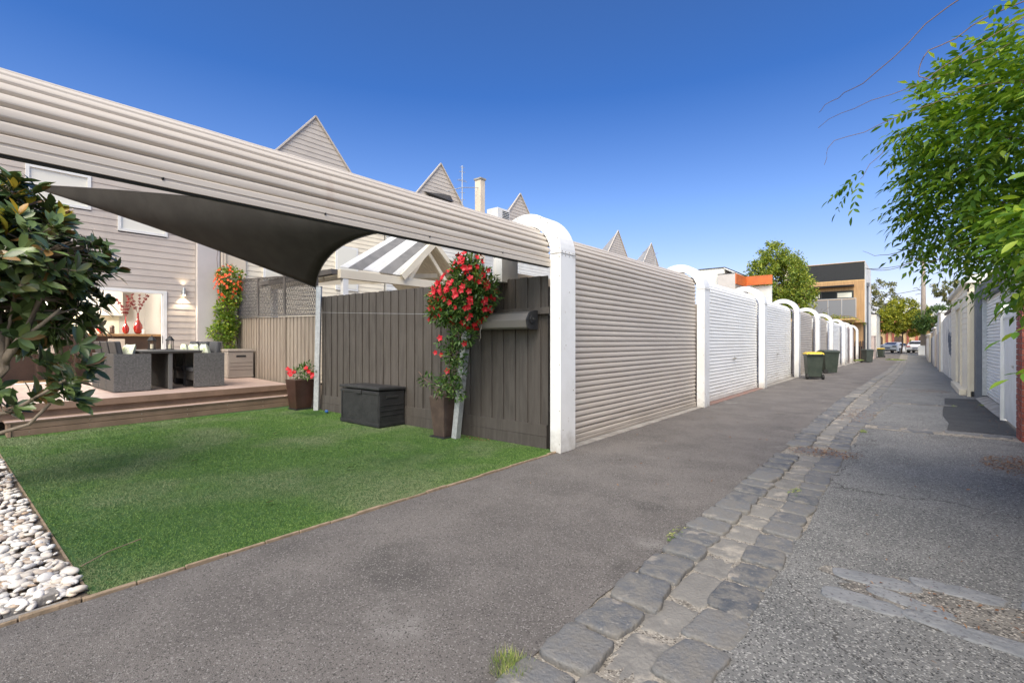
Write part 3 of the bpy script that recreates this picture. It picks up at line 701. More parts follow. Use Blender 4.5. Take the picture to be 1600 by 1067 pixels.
# clothesline cabinet on the fence
t = thing('retractable_clothesline', (-4.3,5.28,1.78), 'grey retractable clothesline housing fixed to the charcoal fence', 'clothesline')
b = MB(); b.prism([(5.06,1.64),(5.04,1.74),(5.10,1.83),(5.20,1.86),(5.27,1.86),(5.27,1.62),(5.10,1.62)], -4.80,-3.93,'x'); b.build('housing','housing',t,bevel=.006)
b = MB(); b.prism([(5.055,1.63),(5.03,1.74),(5.095,1.84),(5.20,1.87),(5.275,1.87),(5.275,1.61),(5.10,1.61)], -3.93,-3.905,'x'); b.tube([(-3.905,5.13,1.745),(-3.885,5.13,1.745)],.055,8); b.tube([(-3.885,5.13,1.745),(-3.86,5.13,1.745)],.022,8); b.build('end_cap','black_plastic',t,bevel=.003)
b = MB(); b.box(-5.0,-3.72,5.272,5.315,1.82,1.91); b.build('mounting_board','fence',t,bevel=.003)
b = MB(); b.tube([(-4.72,5.04,1.70),(-4.74,5.02,1.60),(-4.73,5.02,1.50),(-4.76,5.02,1.46)],.006,6); b.build('cord','grey_plastic',t)
# line wire along the fence
b = MB(); b.tube([(-9.62,5.24,2.06),(-5.3,5.20,1.86)],.003,5); tag(b.build('wire','galv'), 'thin wire strung in front of the charcoal fence between the two posts', 'wire')

# black storage box
def storage_box(loc, sx, sy, sz, m, name, label, rz=0, lid_open=.02):
    t = thing(name, loc, label, 'storage box', rz=rz)
    b = MB()
    b.box(-sx/2,sx/2,-sy/2,sy/2,0,sz*.92); b.build('body',m,t,bevel=.012,local=True)
    b = MB()
    b.box(-sx/2-.008,sx/2+.008,-sy/2-.012,-sy/2-.001,.02,.07); b.box(-sx/2-.008,sx/2+.008,-sy/2-.010,-sy/2-.001,sz*.84,sz*.90)
    b.box(sx/2+.001,sx/2+.010,-sy/2,sy/2,.02,.07); b.box(sx/2+.001,sx/2+.010,-sy/2+.03,sy/2-.03,sz*.30,sz*.32); b.box(sx/2+.001,sx/2+.010,-sy/2+.03,sy/2-.03,sz*.42,sz*.44); b.box(sx/2+.001,sx/2+.010,-sy/2+.03,sy/2-.03,sz*.55,sz*.57)
    for x in (-sx/2+.02, sx/2-.05): b.box(x,x+.03,-sy/2-.010,-sy/2-.001,.07,sz*.84)
    b.build('rib',m,t,bevel=.003,local=True)
    b = MB(); b.obox((0,.0,sz*.96+lid_open/2),sx+.04,sy+.04,.045,(-lid_open*1.6,0,0)); b.obox((0,.0,sz*.985+lid_open/2),sx-.06,sy-.06,.03,(-lid_open*1.6,0,0)); b.build('lid',m,t,bevel=.01,local=True)
    b = MB(); b.box(-.09,.09,-sy/2-.030,-sy/2-.008,sz*.83,sz*.93); b.build('latch',m,t,bevel=.006,local=True)
    b = MB(); b.box(sx/2+.002,sx/2+.012,-.12,.12,sz*.74,sz*.80); b.build('handle','dark',t,bevel=.003,local=True)
    return t
storage_box((-7.40,5.04,.004), 1.16, .52, .66, 'black_plastic', 'storage_box', 'black plastic garden storage box against the charcoal fence', rz=.0)
storage_box((-14.9,5.55,.45), 1.5, .62, .78, 'grey_plastic', 'storage_box', 'taupe slatted storage box on the deck behind the wicker chairs', rz=-.1, lid_open=0)

# planters
def flower_mesh(centers, dirs, size, petals=5):
    parts = []
    for k in range(petals):
        n = len(centers); d = norm(dirs); ref = np.where(np.abs(d[:,2:3])<.9, np.array([[0,0,1.]]), np.array([[1.,0,0]])); a = norm(np.cross(d,ref)); b2 = np.cross(d,a)
        an = 2*PI*k/petals + RNG.uniform(0,1,n)[:,None]*.0
        out = a*np.cos(an)+b2*np.sin(an)
        parts.append(leaves(centers, out+d*.35, d, size*.62, size*.55, LEAF_SMALL, fold=.1, droop=-.05))
    return merge(parts)
t = thing('planter', (-10.1,5.2,0), 'square dark brown planter with a small red flowering plant by the sail post', 'planter')
b = MB(); v = []
for z,h in ((.03,.165),(.62,.215),(.64,.215)): v += [(-10.12+sx*h, 5.10+sy*h, z) for sx,sy in ((-1,-1),(1,-1),(1,1),(-1,1))]
b.add(v,[(0,1,5,4),(1,2,6,5),(2,3,7,6),(3,0,4,7),(4,5,9,8),(5,6,10,9),(6,7,11,10),(7,4,8,11),(0,3,2,1),(8,9,10,11)]); b.build('pot','pot_brown',t,bevel=.008)
b = MB(); b.box(-10.30,-9.94,4.92,5.28,0,.03); b.build('saucer','black_plastic',t)
def blob_foliage(cx, n, rad, ln, wd, up=.3, tm=LEAF_SMALL):
    d = rand_dirs(n); r_ = RNG.uniform(.25,1,n)**.6
    P = np.array(cx) + d*np.array(rad)*r_[:,None]
    dd = norm(d+RNG.normal(0,.7,(n,3))+np.array([0,0,up])); nn = norm(RNG.normal(0,.5,(n,3))+np.array([0,0,1.]))
    return leaves(P, dd, nn, RNG.uniform(.7,1.2,n)*ln, RNG.uniform(.8,1.1,n)*wd, tm)
V,F = merge([blob_foliage((-10.05,5.12,.78),150,(.22,.18,.16),.09,.035), blob_foliage((-9.78,5.10,.86),110,(.20,.15,.18),.08,.035)])
npmesh('foliage',V,F,'mand',t)
c = np.array([(-10.30,4.98,.80),(-10.42,5.0,.76),(-10.20,4.92,.83),(-10.12,4.90,.74),(-10.05,4.93,.80),(-9.55,5.0,.84),(-9.50,5.05,.72),(-9.62,4.98,.90),(-10.36,4.95,.86),(-9.45,5.02,.78)]); d = np.tile(np.array([[.5,-.8,.3]]),(len(c),1))+RNG.normal(0,.3,(len(c),3))
for i in range(len(c)): V,F = flower_mesh(c[i:i+1],d[i:i+1],np.array([.10])); npmesh('flower',V,F,'petal',t)

t = thing('flowering_vine', (-5.45,5.02,0), 'red mandevilla vine climbing the leaning post from a tall bronze pot', 'climbing plant')
b = MB(); v = []
for z,h in ((.02,.115),(.60,.165),(.63,.165)): v += [(-5.50+sx*h, 5.03+sy*h, z) for sx,sy in ((-1,-1),(1,-1),(1,1),(-1,1))]
b.add(v,[(0,1,5,4),(1,2,6,5),(2,3,7,6),(3,0,4,7),(4,5,9,8),(5,6,10,9),(6,7,11,10),(7,4,8,11),(0,3,2,1),(8,9,10,11)]); b.build('pot','pot_bronze',t,bevel=.008)
b = MB(); b.box(-5.66,-5.34,4.87,5.19,0,.02); b.build('saucer','black_plastic',t)
b = MB(); rr = random.Random(11)
for k in range(7):
    pts = []; 
    for i in range(18):
        f = i/17; z = .6+1.75*f; cx_ = -5.42+(.42)*f+.03; a = f*9+k*1.1
        pts.append((cx_+.085*math.cos(a)*(1-.2*f), 5.02+.085*math.sin(a), z))
    b.tube(pts,.006 if k else .012,5)
b.tube([(-5.52,5.0,.6),(-5.66,4.95,.78),(-5.82,4.92,.86),(-5.95,4.9,.98)],.006,5)
b.build('stem','twig',t)
def cl(c, r, n, ln=.085, wd=.032): return blob_foliage(c, n, r, ln, wd)
parts = [cl((-5.03,4.98,2.02),(.50,.32,.38),3600), cl((-4.95,4.98,2.42),(.26,.25,.28),1100), cl((-5.42,4.95,1.92),(.30,.22,.24),800), cl((-5.48,4.95,2.12),(.24,.2,.2),420), cl((-4.66,4.98,2.18),(.28,.22,.30),900),
         cl((-5.02,4.95,1.52),(.26,.18,.16),300), cl((-5.15,4.93,1.25),(.24,.14,.16),220), cl((-5.12,4.93,1.02),(.16,.13,.14),110), cl((-5.28,4.92,.86),(.18,.12,.14),140), cl((-5.12,4.92,.70),(.14,.10,.14),90), cl((-5.75,4.92,.86),(.20,.05,.10),50), cl((-5.45,4.95,.74),(.2,.12,.14),110),cl((-5.32,4.92,1.42),(.22,.1,.05),60)]
V,F = merge(parts); npmesh('foliage',V,F,'mand',t)
n = 105; d = rand_dirs(n*3); d = d[(d[:,1] < .25) & (d[:,0] > -1)][:n]; n = len(d)
c = np.array([-5.02,4.98,2.08]) + d*np.array([.54,.34,.46])*RNG.uniform(.85,1.04,(n,1))
n2 = 24; d2 = norm(RNG.normal(0,1,(n2,3))+np.array([.2,-1,.2])); c2 = np.array([-4.92,4.97,2.50])+d2*np.array([.24,.22,.26])
c3 = np.array([(-5.55,4.86,1.98),(-5.62,4.9,1.88),(-5.48,4.84,1.80),(-5.68,4.9,1.78),(-5.38,4.84,1.50),(-5.55,4.9,1.28),(-5.20,4.82,1.02),(-4.88,4.85,1.42),(-5.42,4.9,1.25),(-4.75,4.8,1.78),(-4.52,4.85,2.35),(-4.48,4.9,2.2),(-4.5,4.88,2.02),(-4.46,4.9,2.42),(-5.62,4.86,2.15),(-5.52,4.82,2.25),(-5.66,4.9,2.05),(-5.55,4.8,2.05),(-5.45,4.78,2.18),(-5.35,4.76,2.3),(-5.6,4.84,1.95)]); d3 = np.tile(np.array([[.3,-.9,.1]]),(len(c3),1))
C_ = np.concatenate([c,c2,c3]); D_ = np.concatenate([d+np.array([.15,-.4,0]),d2,d3])
V,F = flower_mesh(C_,D_,RNG.uniform(.07,.105,len(C_))); o = npmesh('flowers',V,F,'petal',t); o['kind'] = 'stuff'
# blue hose fitting and small litter by the pots
b = MB(); b.tube([(-9.20,5.18,.03),(-9.12,5.15,.035)],.03,8); b.tube([(-9.12,5.15,.035),(-9.05,5.12,.04)],.018,8); tag(b.build('hose_fitting','blue',smooth=True),'small blue hose fitting on the turf at the fence foot','hose fitting')

# ================================================================== DINING SET
def chair_mesh_parts(t):
    W_, D, H_ = .60, .60, .75
    # wicker sides drawn as woven strips
    def weave(b, org, ux, uz, w_, h_, nrm_):
        nx = int(w_/.024); nz = int(h_/.022)
        for i in range(nx):
            for j in range(nz):
                o = .0035 if (i+j) % 2 else .0
                cx = (i+.5)/nx*w_; cz = (j+.5)/nz*h_
                p = Vector(org)+Vector(ux)*cx+Vector(uz)*cz+Vector(nrm_)*(.001+o)
                a = Vector(ux)*(w_/nx*.47); c = Vector(uz)*(h_/nz*.42)
                b.add([p-a-c,p+a-c,p+a+c,p-a+c],[(0,1,2,3)])
    b = MB(); b.box(-W_/2,-W_/2+.05,-D/2,D/2,.01,H_); b.box(W_/2-.05,W_/2,-D/2,D/2,.01,H_); b.box(-W_/2+.05,W_/2-.05,-D/2,-D/2+.05,.01,H_)
    b.build('frame','wicker_dark',t,bevel=.01,local=True)
    b = MB(); weave(b,(W_/2,-D/2,.015),(0,1,0),(0,0,1),D,H_-.02,(1,0,0)); b.build('side_weave','wicker',t,local=True)
    b = MB(); b.box(-W_/2+.05,W_/2-.05,-D/2+.05,D/2-.01,.16,.34); b.build('seat_base','wicker_dark',t,bevel=.006,local=True)
    b = MB(); b.box(-W_/2+.055,W_/2-.055,-D/2+.055,D/2+.02,.342,.43); b.build('seat_cushion','cushion_grey',t,bevel=.02,local=True)
    b = MB(); b.obox((0,-D/2+.12,.72),W_-.12,.09,.56,(.16,0,0)); b.build('back_cushion','cushion_grey',t,bevel=.025,local=True)
    b = MB(); b.obox((0,-D/2+.065,.74),W_-.10,.025,.52,(.16,0,0)); b.build('backrest','wicker_dark',t,bevel=.008,local=True)
def pillow(b, c, s_, th, rx, rz):
    n = 10; vs = []; 
    m = Matrix.Rotation(rz,3,'Z') @ Matrix.Rotation(rx,3,'X')
    for side in (-1,1):
        for i in range(n+1):
            for j in range(n+1):
                u = i/n*2-1; v = j/n*2-1
                pin = 1-.10*(u*u)*(1-v*v)*0 
                x = u*s_/2*(1-.07*(1-u*u)*0-.06*(1-v*v)*abs(u)); z = v*s_/2*(1-.06*(1-u*u)*abs(v))
                y = side*th/2*((1-u**4)*(1-v**4))**.5
                vs.append(Vector(c)+m@Vector((x,y,z)))
    f = []
    for sdi in (0,1):
        o = sdi*(n+1)**2
        f += [(o+i*(n+1)+j,o+(i+1)*(n+1)+j,o+(i+1)*(n+1)+j+1,o+i*(n+1)+j+1) for i in range(n) for j in range(n)]
    b.add(vs,f)
DZ = .452
ch0 = thing('wicker_armchair', (-12.22,2.60,DZ), 'dark wicker cube armchair at the left end of the dining table, nearest the steps', 'chair', 'wicker cube armchairs around the table'); chair_mesh_parts(ch0)
copy_thing(ch0, (-12.88,2.60,DZ), 'middle dark wicker armchair in the left row of the dining table')
copy_thing(ch0, (-13.54,2.60,DZ), 'rearmost dark wicker armchair in the left row by the open doors')
copy_thing(ch0, (-12.22,3.93,DZ), 'dark wicker cube armchair right of the table, its flat side facing the steps', rz=PI)
# the turned chair shows its plain side: give it its own woven side by mirroring the weave
def turned_chair(loc,label):
    t = thing('wicker_armchair', loc, label, 'chair', 'wicker cube armchairs around the table', rz=PI)
    chair_mesh_parts(t); 
    for ch in t.children:
        if ch.name.startswith('side_weave'):
            me = ch.data
            for v in me.vertices: v.co.x = -v.co.x
            me.flip_normals()
    return t
bpy.data.objects.remove  # (kept simple)
def purge(root):
    for ch in list(root.children): purge(ch)
    bpy.data.objects.remove(root, do_unlink=True)
purge([o for o in col.objects if o.name.startswith('wicker_armchair') and abs(o.location.y-3.93)<.01][0])
tc = turned_chair((-12.22,3.96,DZ), 'dark wicker cube armchair at the right end of the dining table, nearest the steps')
copy_thing(tc, (-12.88,3.96,DZ), 'middle dark wicker armchair in the right row of the dining table')
copy_thing(tc, (-13.54,3.96,DZ), 'rearmost dark wicker armchair in the right row by the beige wall')
for i,(x,y,rz,lb) in enumerate([(-12.24,2.56,.15,'lime patterned cushion in the nearest left wicker armchair'),(-12.22,4.0,-.1,'lime patterned cushion in the nearest right wicker armchair'),(-12.88,4.0,.1,'lime patterned cushion in the middle right wicker armchair'),(-13.54,4.0,-.1,'lime patterned cushion in the rearmost right wicker armchair')]):
    b = MB(); sgn = 1 if y < 3 else -1
    pillow(b,(x+.02,y+.02*sgn,DZ+.74),.42,.15,-.25*sgn,rz); tag(b.build('cushion','cushion_green',smooth=True), lb, 'cushion','lime cushions on the wicker armchairs')
t = thing('dining_table', (-12.9,3.28,DZ), 'dark wicker dining table on the deck between the armchair rows', 'table')
b = MB(); b.box(-14.0,-11.93,2.74,3.82,DZ+.755,DZ+.80); b.build('tabletop','wicker_dark',t,bevel=.006)
b = MB(); b.box(-14.02,-11.915,2.725,3.835,DZ+.79,DZ+.81)
b.build('rim','wicker',t)
b = MB()
b = MB(); b.box(-13.9,-12.0,3.225,3.275,DZ+.01,DZ+.755); b.build('leg','wicker_dark',t,bevel=.004)
b = MB(); b.box(-12.01,-11.955,3.21,3.28,DZ+.005,DZ+.755); b.build('centre_leg','wicker',t,bevel=.004)
b = MB(); b.box(-13.2,-12.3,3.15,3.45,DZ+.8105,DZ+.816); tag(b.build('table_runner','cushion_grey'), 'dark runner lying along the wicker table top', 'table runner')
def lantern(loc, label):
    t = thing('lantern', loc, label, 'lantern', 'black lanterns on the dining table')
    b = MB(); b.lathe((0,0,0),[(.085,0),(.085,.015),(.07,.02)],8); b.lathe((0,0,.20),[(.085,0),(.09,.01),(.045,.07),(.04,.09)],8)
    for k in range(4): a = PI/4+k*PI/2; b.tube([(.07*math.cos(a),.07*math.sin(a),.015),(.07*math.cos(a),.07*math.sin(a),.205)],.007,5)
    b.build('frame','black_plastic',t,local=True)
    b = MB(); b.tube([(0.03*math.cos(a),0,.29+.03*math.sin(a)) for a in np.linspace(0,2*PI,13)],.006,5,cap=False); b.build('handle','black_plastic',t,local=True)
    b = MB(); b.lathe((0,0,.02),[(.032,0),(.032,.10),(.02,.105)],12); b.build('candle','candle',t,local=True)
    return t
l0 = lantern((-13.1,3.20,DZ+.816), 'left one of two small black candle lanterns on the table')
copy_thing(l0, (-12.65,3.42,DZ+.816), 'right one of two small black candle lanterns on the table')

# ================================================================== OUR HOUSE
HX = -15.9
def clad_x(b, x, y0, y1, z0, z1, pitch=.173, zref=.45, proud=.014, sgn=1):
    k0 = math.floor((z0-zref)/pitch)
    z = zref + k0*pitch
    while z < z1-1e-4:
        a = max(z,z0); c = min(z+pitch,z1)
        fa = (a-z)/pitch; fc = (c-z)/pitch
        xa = x+sgn*(proud*(1-fa)+.002); xc = x+sgn*(proud*(1-fc)+.002)
        b.add([(xa,y0,a),(xa,y1,a),(xc,y1,c),(xc,y0,c)],[(0,1,2,3)])
        if fa < .01: b.add([(x,y0,a),(x,y1,a),(xa,y1,a),(xa,y0,a)],[(0,1,2,3)])
        z += pitch
house = thing('terrace_house', (HX,2.5,0), 'taupe weatherboard house with sliding doors open onto the deck', 'house')
b = MB(); W0,W1 = -3.2,4.91
OY0,OY1,OZ1 = -.6,4.22,2.83    # door opening (outer frame)
rects = [(W0,OY0,.2,7.0),(OY1,W1,.2,7.0),(OY0,OY1,OZ1,4.30),(OY0,3.15,4.30,4.72),(4.34,OY1,4.3,4.3),(OY0,1.45,4.72,5.62),(2.62,3.15,4.72,5.62),(OY0,3.15,5.62,7.0),(3.15,OY1,5.35,7.0)]
for (a,c,e,f) in rects:
    if c > a and f > e: clad_x(b,HX,a,c,e,f)
b.build('wall','weatherboard',house)
b = MB(); b.box(HX-.12,HX-.02,3.15,OY1,5.35,7.0); b.box(HX-.12,HX-.02,W0,OY0,.2,7.0); b.box(HX-.12,HX-.02,OY1,5.6,.2,7.0); b.box(HX-.12,HX-.02,OY0,3.15,2.9,4.7); b.box(HX-.12,HX-.02,OY0,OY1,5.62,7.0)
b.box(-22,HX-.12,5.45,5.6,.2,7.0); b.box(-22,HX-.12,W0,W0+.15,.2,7.0); b.box(-22,-21.85,W0,5.6,.2,7.0)
b.build('inner_wall','render_grey',house)
# windows upstairs: two, each frame with a pale blind behind glass
for (a,c,e,f) in [(3.15,4.24,4.33,5.35),(1.45,2.62,4.74,5.60)]:
    b = MB(); q = .07
    b.box(HX+.0,HX+.035,a,a+q,e,f); b.box(HX+.0,HX+.035,c-q,c,e,f); b.box(HX+.0,HX+.035,a+q,c-q,e,e+q); b.box(HX+.0,HX+.035,a+q,c-q,f-q,f)
    w_ = b.build('window','white',house,bevel=.003)
    b = MB(); b.box(HX-.01,HX-.004,a+q,c-q,e+q,f-q); k_ = b.build('pane','pane',house); k_.parent = w_
# sliding door frame
b = MB(); q = .085
b.box(HX+.0,HX+.045,OY0,OY1,OZ1-q,OZ1); b.box(HX+.0,HX+.045,OY1-q,OY1,.45,OZ1-q); b.box(HX-.12,HX-.002,OY1-q+.03,OY1,.45,OZ1-q); b.box(HX-.12,HX-.002,OY0,OY1-q+.03,OZ1-q+.02,OZ1); b.box(HX-.12,HX+.045,OY0,OY1-q,.45,.475)
b.build('door_frame','white',house,bevel=.004)
b = MB(); b.box(HX-.02,HX+.02,OY1-q-.035,OY1-q-.002,.476,OZ1-q-.002); fo = b.build('door_leaf','white',house,bevel=.003)
b = MB(); b.box(HX+.021,HX+.035,OY1-q-.028,OY1-q-.010,1.40,1.60); hd = b.build('handle','steel',house); hd.parent = fo
b = MB(); b.box(-22.2,HX+.25,W0-.1,5.65,7.0,7.12); b.build('roof','roof',house)
b = MB(); b.lathe((-17.5,6.0,7.1),[(.05,0),(.05,.4),(.16,.5),(.17,.6),(.10,.7),(.02,.72)],12); b.build('roof_vent','roof',house)
# smooth party wall, pipe and beige return
b = MB(); b.box(HX-.3,HX+.16,4.92,5.50,.2,7.1); b.build('party_wall','render_grey',house,bevel=.006)
b = MB(); b.tube([(HX+.10,5.58,.2),(HX+.10,5.58,7.0)],.05,10); b.build('downpipe','render_beige',house)
# kitchen room
b = MB(); b.box(-19.4,HX-.125,-3.0,5.44,.40,.449); b.build('floor','bench_wood',house)
b = MB(); b.box(-19.4,HX-.125,-3.0,5.44,3.05,3.1); b.build('ceiling','cabinet',house)
b = MB(); b.box(-19.5,-19.4,-3.0,5.44,.45,3.05); b.box(-19.4,HX-.125,4.55,4.60,.45,3.05); b.build('back_wall','gwall',house)
b = MB(); b.box(-19.398,-19.38,-1.0,3.88,1.55,2.24); b.build('splashback','splash',house)
# cabinets
t = thing('kitchen_cabinets', (-19.2,2,2.25), 'white overhead kitchen cabinets seen through the open doors', 'cabinet')
for i in range(7):
    y = 3.90-.62*(i+1); b = MB(); b.box(-19.37,-19.0,y+.004,y+.614,2.25,3.0); pc = b.build('door','cabinet',t,bevel=.004)
    b = MB(); b.box(-18.998,-18.975,y+.55 if i%2 else y+.05,(y+.55 if i%2 else y+.05)+.014,2.30,2.48); hh = b.build('handle','steel',t); hh.parent = pc
t = thing('kitchen_counter', (-18,2,.45), 'timber topped kitchen counter behind the dining table', 'kitchen counter')
b = MB(); b.box(-18.05,-17.25,-1.2,4.5,1.60,1.67); b.build('benchtop','bench_wood',t,bevel=.004)
b = MB(); b.box(-17.95,-17.45,-1.2,4.5,.45,1.60); b.build('base','brown_wood',t)
t = thing('back_bench', (-19,2,.45), 'pale kitchen bench with a tap along the back wall', 'kitchen bench')
b = MB(); b.box(-19.38,-18.85,-1.2,3.88,1.52,1.56); b.build('benchtop','cabinet',t)
b = MB(); b.box(-19.36,-18.9,-1.2,3.88,.45,1.52); b.build('base','cabinet',t)
b = MB(); b.tube([(-17.8,2.62,1.67),(-17.8,2.62,1.98)],.022,8); b.tube([(-17.8,2.62,1.93),(-17.65,2.62,1.97),(-17.56,2.62,1.90)],.014,8); b.obox((-17.8,2.70,1.76),.05,.08,.03)
tag(b.build('tap','steel',smooth=False),'chrome kitchen tap on the timber counter','tap')
def vase(x,y,s_,label):
    t = thing('vase',(x,y,1.671),label,'vase','glossy red bottle vases')
    b = MB(); b.lathe((x,y,1.671),[(.05*s_,0),(.10*s_,.06*s_),(.125*s_,.18*s_),(.11*s_,.28*s_),(.06*s_,.38*s_),(.03*s_,.46*s_),(.022*s_,.60*s_),(.028*s_,.64*s_)],20); b.build('body','red_glaze',t,smooth=True)
    b = MB(); rr = random.Random(int(y*100)); Pq = []
    for k in range(5):
        a = Vector((x,y,1.671+.6*s_)); d = Vector((rr.uniform(-.1,.1),rr.uniform(-.55,.22),1)).normalized(); pts = [a]
        for i in range(6): d = (d+Vector((rr.uniform(-.15,.15),rr.uniform(-.3,.3),rr.uniform(-.05,.25)))).normalized(); a = a+d*.10; pts.append(a)
        b.tube(pts,.004,4)
        for p in pts[2:]:
            for _ in range(5): Pq.append(p+Vector((rr.uniform(-.03,.03),rr.uniform(-.03,.03),rr.uniform(-.03,.03))))
    b.build('branch','berry',t)
    b = MB()
    for p in Pq: b.obox(p,.022,.022,.022,(rr.uniform(0,3),rr.uniform(0,3),0))
    b.build('blossom','berry',t)
vase(-17.55,3.66,.70,'shorter left red bottle vase with berry branches on the counter')
vase(-17.55,3.95,.95,'taller right red bottle vase with berry branches on the counter')
b = MB(); b.lathe((-17.6,3.12,1.671),[(.03,0),(.04,.02),(.09,.07),(.12,.14),(.115,.14),(.03,.04)],16); tag(b.build('bowl','red_glaze',smooth=True),'small red bowl on the kitchen counter','bowl')
b = MB(); b.lathe((-17.6,3.36,1.671),[(.05,0),(.06,.05),(.055,.16),(.06,.20),(.03,.24)],12); tag(b.build('jar','pot_bronze',smooth=True),'dark jar beside the red bowl on the counter','jar')
b = MB(); b.lathe((-17.42,4.06,1.671),[(.045,0),(.05,.10),(.048,.14)],12); tag(b.build('cup','white'),'small white cup in front of the taller red vase','cup')
for i,y in enumerate((1.9,2.6,3.3)):
    t = thing('bar_stool',(-17.0,y,.45),'brown bar stool at the counter, %s of three from the left'%['first','second','third'][i],'stool','bar stools at the kitchen counter')
    b = MB(); b.box(-17.15,-16.8,y-.18,y+.18,1.10,1.15); b.build('seat','brown_wood',t,bevel=.01)
    b = MB(); b.box(-16.80,-16.76,y-.18,y+.18,1.15,1.52); b.build('backrest','render_beige' if i != 1 else 'brown_wood',t,bevel=.01)
    for sx,sy in ((-.14,-.15),(.14,-.15),(-.14,.15),(.14,.15)):
        b = MB(); b.box(-16.975+sx-.015,-16.975+sx+.015,y+sy-.015,y+sy+.015,.45,1.10); b.build('leg','brown_wood',t)
# kitchen lights: the room is lit in the photograph
def point(name, loc, e, colr, rad=.05):
    l = bpy.data.lights.new(name,'POINT'); l.energy = e; l.color = colr; l.shadow_soft_size = rad
    o = bpy.data.objects.new(name,l); col.objects.link(o); o.location = loc; return o
t = thing('downlight', (-19.05,2.95,2.24), 'small lit downlight under the overhead kitchen cabinets', 'light')
b = MB(); b.lathe((-19.1,2.85,2.236),[(.03,0),(.03,.012)],12); b.build('lens','lamp_glow',t)
l_ = point('under_cabinet_lamp',(-19.1,2.85,2.17),4,(1,.85,.55)); l_.parent = t; l_.location = Vector((-19.1,2.85,2.17))-Vector((-19.05,2.95,2.24))
t = thing('ceiling_light', (-17.4,2.4,3.04), 'round lit ceiling light in the kitchen', 'light')
b = MB(); b.lathe((-17.4,2.4,3.00),[(.12,0),(.14,.045)],16); b.build('diffuser','lamp_glow',t)
l_ = point('kitchen_lamp',(0,0,0),150,(1,.94,.84),.15); l_.parent = t; l_.location = (0,0,-.15)
# up and down wall light
t = thing('wall_light', (HX,4.61,2.85), 'small silver cylinder wall light glowing downwards beside the doors', 'wall light')
b = MB(); b.lathe((HX+.09,4.61,2.76),[(.048,0),(.048,.20)],14); b.build('body','steel',t,smooth=False)
b = MB(); b.box(HX+.016,HX+.05,4.57,4.65,2.80,2.92); b.build('bracket','steel',t)
b = MB(); b.lathe((HX+.09,4.61,2.752),[(.036,0),(.036,.006)],12); b.build('lens','lamp_glow',t)
for sg,e in ((-1,9),(1,1.5)):
    l = bpy.data.lights.new('wall_spot','SPOT'); l.energy = e*2.2; l.color = (1,.85,.6); l.spot_size = R(105); l.spot_blend = .7; l.shadow_soft_size = .03
    o = bpy.data.objects.new('wall_spot',l); col.objects.link(o); o.parent = t; o.location = (.09,0,-.12 if sg<0 else .14); o.rotation_euler = (0,0,0) if sg < 0 else (PI,0,0)

# climber with orange-red flowers on the wall
t = thing('wall_climber',(-15.55,5.75,.45),'yellow-green climber with orange-red flowers where the house meets the taupe fence','climbing plant')
parts = []
for (y,z,ry,rz_,n) in [(5.75,3.32,.40,.36,520),(5.80,2.85,.38,.34,480),(5.62,2.4,.30,.30,380),(5.66,2.0,.34,.26,380),(5.55,1.72,.42,.26,420),(5.72,1.3,.16,.35,160),(5.72,.8,.12,.3,90)]:
    parts.append(blob_foliage((-15.5,y-.05,z),n,(.24,ry,rz_),.11,.06))
V,F = merge(parts); npmesh('foliage',V,F,'climb',t)
b = MB(); b.tube([(-15.6,5.7,.45),(-15.62,5.72,1.5),(-15.6,5.66,2.4),(-15.6,5.7,3.4)],.02,6); b.tube([(-15.74,5.45,3.5),(-15.74,5.42,3.9),(-15.74,5.46,4.25)],.006,5); b.build('stem','twig',t)
n = 90; d = norm(RNG.normal(0,1,(n,3))+np.array([1.,-.6,.2])); c = np.array([-15.5,5.70,3.10])+d*np.array([.28,.44,.62])
V,F = flower_mesh(c,d,np.full(n,.075)); o = npmesh('flowers',V,F,'petal_o',t); o['kind']='stuff'

